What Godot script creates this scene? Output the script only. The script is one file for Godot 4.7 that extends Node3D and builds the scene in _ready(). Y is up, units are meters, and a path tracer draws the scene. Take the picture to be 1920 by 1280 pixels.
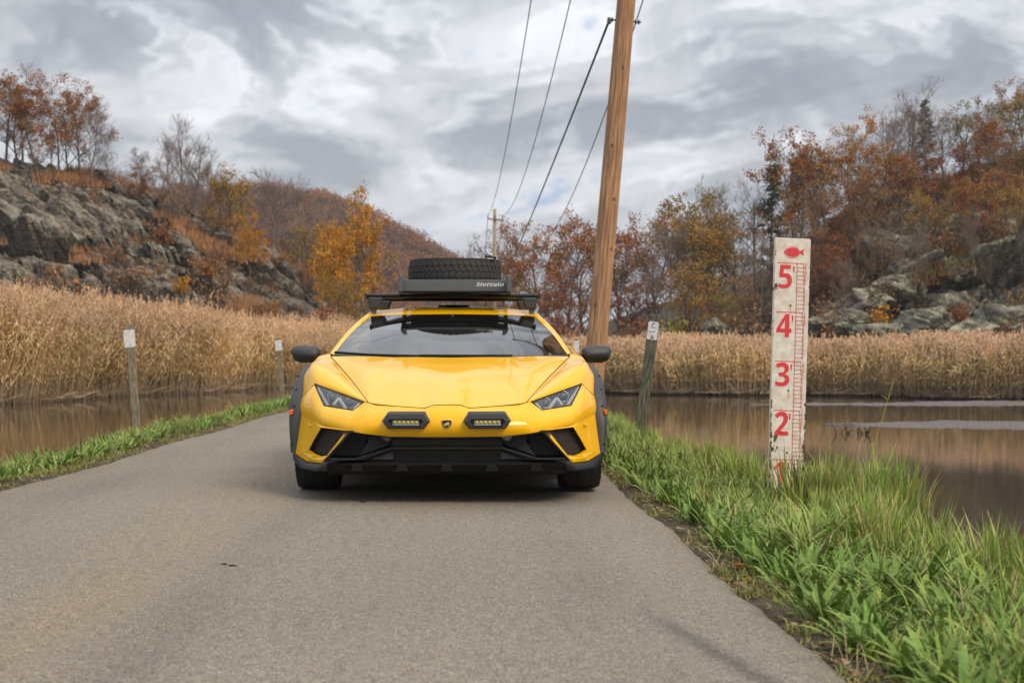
extends Node3D

# ---------------------------------------------------------------- helpers
var rng := RandomNumberGenerator.new()
var taken := {}
var M := {}


class G:
	var st := SurfaceTool.new()
	var col := Color.WHITE

	func _init() -> void:
		st.begin(Mesh.PRIMITIVE_TRIANGLES)
		st.set_smooth_group(-1)

	func sg(n: int) -> void:
		st.set_smooth_group(n)

	# counter-clockwise as seen from outside
	func tri(a: Vector3, b: Vector3, c: Vector3) -> void:
		st.set_color(col)
		st.add_vertex(a)
		st.add_vertex(c)
		st.add_vertex(b)

	func quad(a: Vector3, b: Vector3, c: Vector3, d: Vector3) -> void:
		tri(a, b, c)
		tri(a, c, d)

	func tri_h(a: Vector3, b: Vector3, c: Vector3, hint: Vector3) -> void:
		if (b - a).cross(c - a).dot(hint) < 0.0:
			tri(a, c, b)
		else:
			tri(a, b, c)

	func quad_h(a: Vector3, b: Vector3, c: Vector3, d: Vector3, hint: Vector3) -> void:
		if (c - a).cross(d - b).dot(hint) < 0.0:
			quad(a, d, c, b)
		else:
			quad(a, b, c, d)

	func grid(rows: Array, hint: Vector3) -> void:
		var total := 0.0
		for j in rows.size() - 1:
			for i in rows[j].size() - 1:
				var n: Vector3 = (rows[j + 1][i + 1] - rows[j][i]).cross(rows[j + 1][i] - rows[j][i + 1])
				total += n.dot(hint)
		for j in rows.size() - 1:
			for i in rows[j].size() - 1:
				if total > 0.0:
					quad(rows[j][i], rows[j][i + 1], rows[j + 1][i + 1], rows[j + 1][i])
				else:
					quad(rows[j][i], rows[j + 1][i], rows[j + 1][i + 1], rows[j][i + 1])

	# box with chamfered edges
	func box(size: Vector3, at := Transform3D(), ch := 0.0) -> void:
		var h := size * 0.5
		if ch <= 0.0:
			var k := []
			for i in 8:
				k.append(at * Vector3(h.x if i & 1 else -h.x, h.y if i & 2 else -h.y, h.z if i & 4 else -h.z))
			quad(k[4], k[5], k[7], k[6])
			quad(k[1], k[0], k[2], k[3])
			quad(k[5], k[1], k[3], k[7])
			quad(k[0], k[4], k[6], k[2])
			quad(k[6], k[7], k[3], k[2])
			quad(k[0], k[1], k[5], k[4])
			return
		var b := at.basis
		var p := func(sx: float, sy: float, sz: float, ax: int) -> Vector3:
			var q := Vector3(sx * (h.x - (0.0 if ax == 0 else ch)), sy * (h.y - (0.0 if ax == 1 else ch)), sz * (h.z - (0.0 if ax == 2 else ch)))
			return at * q
		for s in [-1.0, 1.0]:
			quad_h(p.call(s, -1, -1, 0), p.call(s, 1, -1, 0), p.call(s, 1, 1, 0), p.call(s, -1, 1, 0), b.x * s)
			quad_h(p.call(-1, s, -1, 1), p.call(1, s, -1, 1), p.call(1, s, 1, 1), p.call(-1, s, 1, 1), b.y * s)
			quad_h(p.call(-1, -1, s, 2), p.call(1, -1, s, 2), p.call(1, 1, s, 2), p.call(-1, 1, s, 2), b.z * s)
			for t in [-1.0, 1.0]:
				quad_h(p.call(s, t, -1, 0), p.call(s, t, 1, 0), p.call(s, t, 1, 1), p.call(s, t, -1, 1), b.x * s + b.y * t)
				quad_h(p.call(s, -1, t, 0), p.call(s, 1, t, 0), p.call(s, 1, t, 2), p.call(s, -1, t, 2), b.x * s + b.z * t)
				quad_h(p.call(-1, s, t, 1), p.call(1, s, t, 1), p.call(1, s, t, 2), p.call(-1, s, t, 2), b.y * s + b.z * t)
				for u in [-1.0, 1.0]:
					tri_h(p.call(s, t, u, 0), p.call(s, t, u, 1), p.call(s, t, u, 2), b.x * s + b.y * t + b.z * u)

	func tube(pts: Array, r0: float, r1: float, n := 6, caps := true) -> void:
		var rings := []
		var up := Vector3(0.31, 0.9, 0.22).normalized()
		for i in pts.size():
			var dir: Vector3 = (pts[mini(i + 1, pts.size() - 1)] - pts[maxi(i - 1, 0)]).normalized()
			var s := dir.cross(up)
			if s.length() < 0.05:
				s = dir.cross(Vector3.RIGHT)
			s = s.normalized()
			var t := s.cross(dir)
			var r := lerpf(r0, r1, float(i) / maxf(pts.size() - 1, 1))
			var ring := []
			for k in n:
				var a := TAU * k / n
				ring.append(pts[i] + (s * cos(a) + t * sin(a)) * r)
			rings.append(ring)
		for i in rings.size() - 1:
			for k in n:
				var a: Vector3 = rings[i][k]
				var b: Vector3 = rings[i][(k + 1) % n]
				var c: Vector3 = rings[i + 1][(k + 1) % n]
				var d: Vector3 = rings[i + 1][k]
				quad_h(a, b, c, d, (a + b + c + d) * 0.25 - (pts[i] + pts[i + 1]) * 0.5)
		if caps:
			for k in range(1, n - 1):
				tri_h(rings[0][0], rings[0][k], rings[0][k + 1], pts[0] - pts[1])
				tri_h(rings[-1][0], rings[-1][k], rings[-1][k + 1], pts[-1] - pts[-2])

	# profile of (radius, height) turned about the y axis of xf
	func lathe(profile: Array, xf := Transform3D(), n := 32) -> void:
		for i in profile.size() - 1:
			var p: Vector2 = profile[i]
			var q: Vector2 = profile[i + 1]
			var out := Vector2(q.y - p.y, p.x - q.x)
			for k in n:
				var a0 := TAU * k / n
				var a1 := TAU * (k + 1) / n
				var e0 := Vector3(cos(a0), 0, sin(a0))
				var e1 := Vector3(cos(a1), 0, sin(a1))
				var up := Vector3.UP
				var hint := xf.basis * ((e0 + e1) * 0.5 * out.x + up * out.y)
				var a := xf * (e0 * p.x + up * p.y)
				var b := xf * (e1 * p.x + up * p.y)
				var c := xf * (e1 * q.x + up * q.y)
				var d := xf * (e0 * q.x + up * q.y)
				if p.x < 1e-5:
					tri_h(a, c, d, hint)
				elif q.x < 1e-5:
					tri_h(a, b, c, hint)
				else:
					quad_h(a, b, c, d, hint)

	# outline in the xy plane of xf, from z = front back by depth, front edge chamfered
	func prism(poly: PackedVector2Array, depth: float, xf := Transform3D(), ch := 0.0, back := true) -> void:
		var inner := poly
		if ch > 0.0:
			var sh := Geometry2D.offset_polygon(poly, -ch, Geometry2D.JOIN_MITER)
			if sh.size() == 1 and sh[0].size() == poly.size():
				inner = sh[0]
				# start at the vertex nearest to poly[0]
				var best := 0
				for i in inner.size():
					if inner[i].distance_to(poly[0]) < inner[best].distance_to(poly[0]):
						best = i
				var turned := PackedVector2Array()
				for i in inner.size():
					turned.append(inner[(best + i) % inner.size()])
				inner = turned
				if Geometry2D.is_polygon_clockwise(inner) != Geometry2D.is_polygon_clockwise(poly):
					inner.reverse()
			else:
				ch = 0.0
		var n := poly.size()
		var o := xf.basis
		var idx := Geometry2D.triangulate_polygon(inner)
		for i in range(0, idx.size(), 3):
			tri_h(xf * Vector3(inner[idx[i]].x, inner[idx[i]].y, 0), xf * Vector3(inner[idx[i + 1]].x, inner[idx[i + 1]].y, 0), xf * Vector3(inner[idx[i + 2]].x, inner[idx[i + 2]].y, 0), o.z)
		if back:
			idx = Geometry2D.triangulate_polygon(poly)
			for i in range(0, idx.size(), 3):
				tri_h(xf * Vector3(poly[idx[i]].x, poly[idx[i]].y, -depth), xf * Vector3(poly[idx[i + 1]].x, poly[idx[i + 1]].y, -depth), xf * Vector3(poly[idx[i + 2]].x, poly[idx[i + 2]].y, -depth), -o.z)
		var cw := Geometry2D.is_polygon_clockwise(poly)
		for i in n:
			var a := poly[i]
			var b := poly[(i + 1) % n]
			var e := b - a
			var out := Vector3(e.y, -e.x, 0) if cw == false else Vector3(-e.y, e.x, 0)
			# Godot calls a polygon clockwise in a y-down sense; check against the middle of the edge
			var mid := (a + b) * 0.5 + Vector2(out.x, out.y).normalized() * 1e-4
			if Geometry2D.is_point_in_polygon(mid, poly):
				out = -out
			var hint := o * out
			quad_h(xf * Vector3(a.x, a.y, -ch), xf * Vector3(b.x, b.y, -ch), xf * Vector3(b.x, b.y, -depth), xf * Vector3(a.x, a.y, -depth), hint)
			if ch > 0.0:
				var ia := inner[i]
				var ib := inner[(i + 1) % n]
				quad_h(xf * Vector3(a.x, a.y, -ch), xf * Vector3(b.x, b.y, -ch), xf * Vector3(ib.x, ib.y, 0), xf * Vector3(ia.x, ia.y, 0), hint + o.z * out.length())

	func done() -> ArrayMesh:
		st.generate_normals()
		return st.commit()


# a buffer for large meshes: positions, colours, optional normals
class Buf:
	var v := PackedVector3Array()
	var c := PackedColorArray()
	var n := PackedVector3Array()
	var i := PackedInt32Array()

	func tri(a: Vector3, b: Vector3, d: Vector3, col: Color) -> void:
		var k := v.size()
		v.append(a); v.append(b); v.append(d)
		c.append(col); c.append(col); c.append(col)
		i.append(k); i.append(k + 1); i.append(k + 2)

	func quad(a: Vector3, b: Vector3, d: Vector3, e: Vector3, c0: Color, c1: Color) -> void:
		var k := v.size()
		v.append(a); v.append(b); v.append(d); v.append(e)
		c.append(c0); c.append(c0); c.append(c1); c.append(c1)
		i.append(k); i.append(k + 1); i.append(k + 2); i.append(k); i.append(k + 2); i.append(k + 3)

	# round tube with its own normals
	func tube(pts: Array, r0: float, r1: float, sides: int, col: Color, col2: Color) -> void:
		var m := pts.size()
		var base := v.size()
		for j in m:
			var dir: Vector3 = (pts[mini(j + 1, m - 1)] - pts[maxi(j - 1, 0)]).normalized()
			var s := dir.cross(Vector3(0.31, 0.2, 0.92))
			if s.length() < 0.1:
				s = dir.cross(Vector3.RIGHT)
			s = s.normalized()
			var t := s.cross(dir)
			var f := float(j) / (m - 1)
			var r := lerpf(r0, r1, f)
			for k in sides:
				var a := TAU * k / sides
				var o := s * cos(a) + t * sin(a)
				v.append(pts[j] + o * r)
				n.append(o)
				c.append(col.lerp(col2, f))
		for j in m - 1:
			for k in sides:
				var a := base + j * sides + k
				var b := base + j * sides + (k + 1) % sides
				i.append(a); i.append(b); i.append(a + sides)
				i.append(b); i.append(b + sides); i.append(a + sides)

	func done() -> ArrayMesh:
		var arr := []
		arr.resize(Mesh.ARRAY_MAX)
		arr[Mesh.ARRAY_VERTEX] = v
		arr[Mesh.ARRAY_COLOR] = c
		if n.size() == v.size():
			arr[Mesh.ARRAY_NORMAL] = n
		arr[Mesh.ARRAY_INDEX] = i
		var m := ArrayMesh.new()
		m.add_surface_from_arrays(Mesh.PRIMITIVE_TRIANGLES, arr)
		return m


func numbered(n: String) -> String:
	if not taken.has(n):
		taken[n] = 0
		return n
	taken[n] += 1
	return "%s_%03d" % [n, taken[n]]


func tag(o: Node, label: String, category: String, group := "", kind := "") -> void:
	o.set_meta("label", label)
	if category:
		o.set_meta("category", category)
	if group:
		o.set_meta("group", group)
	if kind:
		o.set_meta("kind", kind)


func thing(n: String, label: String, category: String, at := Vector3.ZERO, turn := 0.0, group := "") -> Node3D:
	var o := Node3D.new()
	o.name = numbered(n)
	add_child(o)
	o.position = at
	o.rotation.y = turn
	tag(o, label, category, group)
	return o


func part(shape, n: String, m: Material, parent: Node3D) -> MeshInstance3D:
	var o := MeshInstance3D.new()
	o.name = n if parent != self else numbered(n)
	o.mesh = shape.done() if not shape is Mesh else shape
	o.material_override = m
	parent.add_child(o, true)
	return o


func struct(shape, n: String, m: Material, label := "") -> MeshInstance3D:
	var o := part(shape, n, m, self)
	o.set_meta("kind", "structure")
	if label:
		o.set_meta("label", label)
	return o


func scatter(n: String, m: Mesh, mat: Material, xfs: Array, tints: PackedColorArray, label: String, category: String) -> MultiMeshInstance3D:
	var mm := MultiMesh.new()
	mm.transform_format = MultiMesh.TRANSFORM_3D
	mm.use_colors = tints.size() > 0
	mm.mesh = m
	mm.instance_count = xfs.size()
	for i in xfs.size():
		mm.set_instance_transform(i, xfs[i])
		if tints.size():
			mm.set_instance_color(i, tints[i])
	var o := MultiMeshInstance3D.new()
	o.name = numbered(n)
	o.multimesh = mm
	o.material_override = mat
	add_child(o)
	tag(o, label, category, "", "stuff")
	return o


func lin(r: float, g: float, b: float) -> Color:
	return Color(r, g, b).linear_to_srgb()


func smat(color: Color, rough := 0.6, metal := 0.0, spec := 0.5) -> StandardMaterial3D:
	var m := StandardMaterial3D.new()
	m.albedo_color = color
	m.roughness = rough
	m.metallic = metal
	m.metallic_specular = spec
	return m


func vmat(rough := 0.8, spec := 0.3, back := 0.0) -> StandardMaterial3D:
	var m := smat(Color.WHITE, rough, 0.0, spec)
	m.vertex_color_use_as_albedo = true
	if back > 0.0:
		m.backlight_enabled = true
		m.backlight = Color(back, back, back)
	return m


func noise_tex(size: int, freq: float, seed_: int, low: Color, high: Color, octaves := 4, type := FastNoiseLite.TYPE_SIMPLEX_SMOOTH) -> NoiseTexture2D:
	var f := FastNoiseLite.new()
	f.seed = seed_
	f.noise_type = type
	f.frequency = freq
	f.fractal_octaves = octaves
	var t := NoiseTexture2D.new()
	t.width = size
	t.height = size
	t.seamless = true
	t.noise = f
	var ramp := Gradient.new()
	ramp.set_color(0, low)
	ramp.set_color(1, high)
	t.color_ramp = ramp
	return t


func noise(seed_: int, freq: float, octaves := 4, type := FastNoiseLite.TYPE_SIMPLEX_SMOOTH) -> FastNoiseLite:
	var f := FastNoiseLite.new()
	f.seed = seed_
	f.noise_type = type
	f.frequency = freq
	f.fractal_octaves = octaves
	if octaves == 1:
		f.fractal_type = FastNoiseLite.FRACTAL_NONE
	return f


func triplanar(m: StandardMaterial3D, scale: float, world := true) -> StandardMaterial3D:
	m.uv1_triplanar = true
	m.uv1_world_triplanar = world
	m.uv1_scale = Vector3.ONE * scale
	return m


# n + 1 points along a curve through pts
func curve(pts: Array, n: int, smooth := true) -> Array:
	var cum := [0.0]
	for i in pts.size() - 1:
		cum.append(cum[-1] + (pts[i + 1] - pts[i]).length())
	var out := []
	for k in n + 1:
		var s: float = cum[-1] * k / n
		var i := 0
		while i < pts.size() - 2 and cum[i + 1] < s:
			i += 1
		var t: float = clampf((s - cum[i]) / maxf(cum[i + 1] - cum[i], 1e-6), 0.0, 1.0)
		var a: Vector3 = pts[i]
		var b: Vector3 = pts[i + 1]
		if smooth and pts.size() > 2:
			var pa: Vector3 = pts[i - 1] if i > 0 else a - (b - a)
			var pb: Vector3 = pts[i + 2] if i + 2 < pts.size() else b + (b - a)
			out.append(a.cubic_interpolate(b, pa, pb, t))
		else:
			out.append(a.lerp(b, t))
	return out


# rows of a Coons patch; bot and top run the same way, lef and rig run from bot to top
func coons(bot: Array, top: Array, lef: Array, rig: Array, bulge := Vector3.ZERO) -> Array:
	var n := bot.size() - 1
	var m := lef.size() - 1
	var rows := []
	for j in m + 1:
		var v := float(j) / m
		var row := []
		for i in n + 1:
			var u := float(i) / n
			var a: Vector3 = bot[i].lerp(top[i], v)
			var b: Vector3 = lef[j].lerp(rig[j], u)
			var c: Vector3 = bot[0].lerp(bot[n], u).lerp(top[0].lerp(top[n], u), v)
			row.append(a + b - c + bulge * (16.0 * u * (1 - u) * v * (1 - v)))
		rows.append(row)
	return rows


# rows between two lists of matching points, bowed outwards in the middle
func strip(a: Array, b: Array, m: int, bow = Vector3.ZERO) -> Array:
	var rows := []
	for j in m + 1:
		var t := float(j) / m
		var row := []
		for i in a.size():
			var k: Vector3 = bow[i] if bow is Array else bow
			row.append(a[i].lerp(b[i], t) + k * (4.0 * t * (1 - t)))
		rows.append(row)
	return rows


func mir(a: Array, s: float) -> Array:
	var out := []
	for p in a:
		out.append(Vector3(p.x * s, p.y, p.z))
	return out


func V(x: float, y: float, z: float) -> Vector3:
	return Vector3(x, y, z)


func text_into(st: SurfaceTool, words: String, height: float, depth: float, xf: Transform3D, bold := false, family := "Droid Sans") -> void:
	var t := TextMesh.new()
	var f := SystemFont.new()
	f.font_names = PackedStringArray([family])
	f.font_weight = 700 if bold else 400
	t.font = f
	t.text = words
	t.font_size = 64
	t.pixel_size = height / 64.0
	t.depth = depth
	t.curve_step = 2.0
	st.append_from(t, 0, xf)


# ---------------------------------------------------------------- camera, sky, light
func make_view() -> void:
	var cam := Camera3D.new()
	cam.name = "camera"
	add_child(cam)
	cam.position = Vector3(0, 0.86, 0)
	cam.rotation.x = atan(22.0 / 2600.0)
	cam.near = 0.1
	cam.far = 3000.0
	var lens := CameraAttributesPhysical.new()
	lens.frustum_focal_length = 48.75
	lens.frustum_focus_distance = 8.1
	lens.frustum_near = 0.1
	lens.frustum_far = 3000.0
	lens.exposure_aperture = 4.5
	cam.attributes = lens
	cam.fov = rad_to_deg(2.0 * atan(640.0 / 2600.0))
	cam.current = true

	var env := Environment.new()
	env.background_mode = Environment.BG_SKY
	env.tonemap_mode = Environment.TONE_MAPPER_LINEAR
	env.tonemap_exposure = 1.85
	env.sdfgi_enabled = true
	env.ssao_enabled = true
	env.ssil_enabled = true
	env.fog_enabled = true
	env.fog_density = 0.00025
	env.fog_light_color = Color(0.80, 0.83, 0.88)
	var sky := Sky.new()
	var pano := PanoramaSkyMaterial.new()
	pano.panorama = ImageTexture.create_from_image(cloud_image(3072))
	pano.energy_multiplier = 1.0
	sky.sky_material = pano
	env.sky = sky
	var we := WorldEnvironment.new()
	we.name = "world_environment"
	we.environment = env
	add_child(we)

	var sun := DirectionalLight3D.new()
	sun.name = "sun"
	add_child(sun)
	sun.light_energy = 0.5
	sun.light_angular_distance = 24.0
	sun.light_color = Color(1.0, 0.92, 0.80)
	sun.shadow_enabled = true
	sun.look_at_from_position(Vector3(6.5, 9, 6.5), Vector3.ZERO)


var cloud_px: PackedFloat32Array
var cloud_w := 0


func cloud_image(w: int) -> Image:
	cloud_w = w
	var h := w / 2
	cloud_px = PackedFloat32Array()
	cloud_px.resize(w * h * 3)
	var big := noise(11, 1.5, 6)
	big.fractal_gain = 0.55
	var fine := noise(23, 4.4, 6)
	var warp := noise(5, 0.7, 3)
	for row in h:
		var e := (0.5 - (row + 0.5) / h) * PI
		for x in w:
			var k := (row * w + x) * 3
			if e < -0.02:
				cloud_px[k] = 0.16; cloud_px[k + 1] = 0.145; cloud_px[k + 2] = 0.125
				continue
			var az := ((x + 0.5) / w - 0.5) * TAU
			var dir := Vector3(sin(az) * cos(e), sin(e), -cos(az) * cos(e))
			var s := 1.0 / (maxf(dir.y, 0.0) + 0.30)
			var px := dir.x * s
			var pz := dir.z * s
			var wv := warp.get_noise_2d(px, pz)
			var q := big.get_noise_2d(px + wv * 0.5, pz * 1.25 + wv * 0.4)
			var f := fine.get_noise_2d(px - wv * 0.3, pz + f_shift(q))
			var puff := 0.28 - absf(f)
			var thick := q * 0.95 + puff * 0.52 + 0.04 - 0.16 * clampf(dir.y, 0.0, 1.0)
			# thin cloud is bright, thick cloud grey underneath, gaps of blue between
			var g := smoothstep(-0.42, 0.56, thick)
			var bright := Vector3(0.445, 0.458, 0.478)
			var dark := Vector3(0.182, 0.200, 0.230)
			var c := bright.lerp(dark, g) * (1.0 + 0.22 * f)
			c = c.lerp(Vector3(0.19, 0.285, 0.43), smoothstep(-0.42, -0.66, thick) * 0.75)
			# air towards the horizon
			c = c.lerp(Vector3(0.36, 0.385, 0.42), clampf(1.0 - dir.y / 0.09, 0.0, 1.0) * 0.5)
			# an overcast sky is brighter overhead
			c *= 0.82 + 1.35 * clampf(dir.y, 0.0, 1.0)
			cloud_px[k] = c.x; cloud_px[k + 1] = c.y; cloud_px[k + 2] = c.z
	return Image.create_from_data(w, h, false, Image.FORMAT_RGBF, cloud_px.to_byte_array())


func f_shift(q: float) -> float:
	return q * 0.6


# ---------------------------------------------------------------- land; d is the distance from the camera along -z
const WATER := -0.5
var n_low := noise(101, 0.35, 3)
var n_mid := noise(102, 1.6, 3)
var n_big := noise(103, 0.06, 3)


func road_l(d: float) -> float:
	if d < 9.0:
		return -3.14 - 0.006 * d + 0.03 * sin(d * 1.3)
	if d < 22.0:
		return -3.19 - (d - 9.0) * 0.018 + 0.03 * sin(d * 1.3)
	return -3.42 - (d - 22.0) * 0.012 - maxf(d - 70.0, 0.0) ** 2 * 0.004


func road_r(d: float) -> float:
	if d < 14.0:
		return 1.015 - 0.036 * d + 0.015 * sin(d * 2.1)
	return 0.511 - (d - 14.0) * 0.02 + 0.015 * sin(d * 2.1) - maxf(d - 70.0, 0.0) ** 2 * 0.004


func verge_l(d: float) -> float:
	return 0.72 + 0.12 * sin(d * 0.9) + 0.1 * sin(d * 2.3 + 1.0) + 0.02 * clampf(d - 20.0, 0.0, 40.0)


func verge_r(d: float) -> float:
	return lerpf(lerpf(0.92, 1.28, smoothstep(4.2, 8.2, d)), 0.85, smoothstep(9.0, 14.0, d)) + 0.1 * sin(d * 1.7) + 0.06 * sin(d * 3.1) + 0.02 * clampf(d - 24.0, 0.0, 40.0)


# far bank of the water, left: x of the bank at distance d; right: distance of the bank at x
func bank_l(d: float) -> float:
	return -9.2 - (52.0 - d) * 0.305 + 0.5 * sin(d * 0.7) + 0.25 * sin(d * 1.9)


func bank_r(x: float) -> float:
	return 46.6 - 0.42 * clampf(x - 2.0, 0.0, 9.0) - 1.0 * clampf(x - 11.0, 0.0, 4.5) + 0.45 * sin(x * 0.8) + 0.2 * sin(x * 2.3)


func ridge_l(x: float) -> float:
	var pts := [-60.0, 15.5, -44.0, 14.5, -31.0, 12.9, -25.0, 11.7, -21.6, 10.2, -18.3, 8.9, -15.0, 7.2, -11.8, 4.9, -10.0, 3.0, -8.2, 1.2, -6.4, 0.1]
	return along(pts, x)


func ridge_r(x: float) -> float:
	var pts := [4.0, 0.0, 8.8, 0.9, 12.4, 3.0, 15.0, 5.0, 18.0, 7.4, 21.5, 10.0, 24.8, 11.8, 30.0, 13.2, 36.0, 14.5, 48.0, 16.0, 70.0, 17.0]
	return along(pts, x)


func along(pts: Array, x: float) -> float:
	if x <= pts[0]:
		return pts[1]
	for i in range(2, pts.size(), 2):
		if x <= pts[i]:
			return lerpf(pts[i - 1], pts[i + 1], (x - pts[i - 2]) / (pts[i] - pts[i - 2]))
	return pts[-1]


# shape of the slope: a steep rocky foot, then easing
func slope(t: float) -> float:
	if t <= 0.0:
		return 0.0
	if t >= 1.0:
		return 1.0
	return 0.50 * smoothstep(0.0, 0.22, t) + 0.50 * smoothstep(0.12, 1.0, t)


func foot_l(x: float) -> float:
	return 63.0 + 0.12 * (x + 20.0)


func foot_r(x: float) -> float:
	return 63.0 + maxf(16.0 - x, 0.0) * 0.5


func hill_y(x: float, d: float) -> float:
	var h := 0.0
	if x < -6.0:
		h = ridge_l(x) * slope((d - foot_l(x)) / 27.0)
	elif x > 4.0:
		h = ridge_r(x) * slope((d - foot_r(x)) / 32.0)
	return h


func ground_y(x: float, d: float) -> float:
	var dl := road_l(d) - x
	var dr := x - road_r(d)
	var land := -0.25 + 0.06 * n_low.get_noise_2d(x, d)
	land = lerpf(land, 0.0, smoothstep(56.0, 66.0, d)) + hill_y(x, d)
	var y := -0.04
	if dr > 0.0:
		var w := verge_r(d)
		y = -0.012 - 0.10 * clampf(dr / w, 0.0, 1.0) ** 2 + 0.03 * n_mid.get_noise_2d(x * 1.5, d * 1.5) * clampf(dr / 0.3, 0.0, 1.0)
		y = lerpf(y, -1.1, smoothstep(w, w + 1.0, dr))
		y = lerpf(y, land, smoothstep(bank_r(x) - 1.2, bank_r(x) + 1.0, d))
		y += 0.05 * n_low.get_noise_2d(x * 2.0, d * 2.0) * smoothstep(w, w + 1.0, dr)
	elif dl > 0.0:
		var w := verge_l(d)
		y = -0.012 - 0.08 * clampf(dl / w, 0.0, 1.0) ** 2 + 0.03 * n_mid.get_noise_2d(x * 1.5, d * 1.5) * clampf(dl / 0.3, 0.0, 1.0)
		y = lerpf(y, -1.1, smoothstep(w, w + 1.5, dl))
		y = lerpf(y, land, smoothstep(-1.0, 1.0, bank_l(d) - x))
		y += 0.05 * n_low.get_noise_2d(x * 2.0, d * 2.0) * smoothstep(w, w + 1.0, dl)
	return y


func lines(stops: Array) -> Array:
	# stops: from, step, to, step, to ...
	var out := [stops[0]]
	var i := 1
	while i < stops.size():
		while out[-1] < stops[i + 1] - 1e-4:
			out.append(minf(out[-1] + stops[i], stops[i + 1]))
		i += 2
	return out


func sheet(xs: Array, ds: Array, f: Callable) -> ArrayMesh:
	var st := SurfaceTool.new()
	st.begin(Mesh.PRIMITIVE_TRIANGLES)
	st.set_smooth_group(0)
	for d in ds:
		for x in xs:
			var r: Array = f.call(x, d)
			st.set_color(r[1])
			st.add_vertex(r[0])
	var w := xs.size()
	for j in ds.size() - 1:
		for i in w - 1:
			var a := j * w + i
			st.add_index(a); st.add_index(a + w); st.add_index(a + 1)
			st.add_index(a + 1); st.add_index(a + w); st.add_index(a + w + 1)
	st.generate_normals()
	return st.commit()


func make_ground() -> void:
	var soil := n_mid
	var xs := lines([-900.0, 60.0, -120.0, 6.0, -30.0, 1.2, -12.0, 0.5, -6.0, 0.1, -3.0, 0.5, 0.0, 0.08, 3.6, 0.4, 16.0, 1.2, 40.0, 6.0, 120.0, 60.0, 900.0])
	var ds := lines([-40.0, 6.0, -4.0, 0.5, 3.0, 0.12, 16.0, 0.3, 30.0, 0.6, 70.0, 3.0, 130.0, 30.0, 1400.0])
	var f := func(x: float, d: float) -> Array:
		var y := ground_y(x, d)
		if hill_y(x, d) > 0.05:
			y -= minf(hill_y(x, d), 3.0) * 0.8 + 0.2
		var k := 0.5 + 0.5 * soil.get_noise_2d(x * 0.9, d * 0.9)
		var c := Color(0.085, 0.066, 0.047).lerp(Color(0.15, 0.12, 0.085), k)
		var dl := road_l(d) - x
		var dr := x - road_r(d)
		# sandy grit beside the asphalt, then soil under the grass
		var out := maxf(dl, dr)
		if out > 0.0 and out < 2.2 and d < 60.0:
			c = c.lerp(Color(0.075, 0.055, 0.036), smoothstep(0.1, 0.3, out))
			c = c.lerp(Color(0.085, 0.095, 0.03), 0.55 * smoothstep(0.25, 0.5, out) * smoothstep(-0.2, 0.4, n_low.get_noise_2d(x * 3.0, d * 3.0)))
		if y < WATER + 0.15:
			c = Color(0.05, 0.04, 0.03)
		return [Vector3(x, y, -d), c]
	var m := triplanar(vmat(0.95, 0.2), 0.7)
	m.albedo_texture = noise_tex(512, 0.05, 7, Color(0.55, 0.55, 0.55), Color(1, 1, 1), 5)
	m.heightmap_enabled = true
	m.heightmap_texture = m.albedo_texture
	m.heightmap_scale = 2.5
	struct(sheet(xs, ds, f), "ground", m, "brown soil of the verges, banks and marsh")


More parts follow.
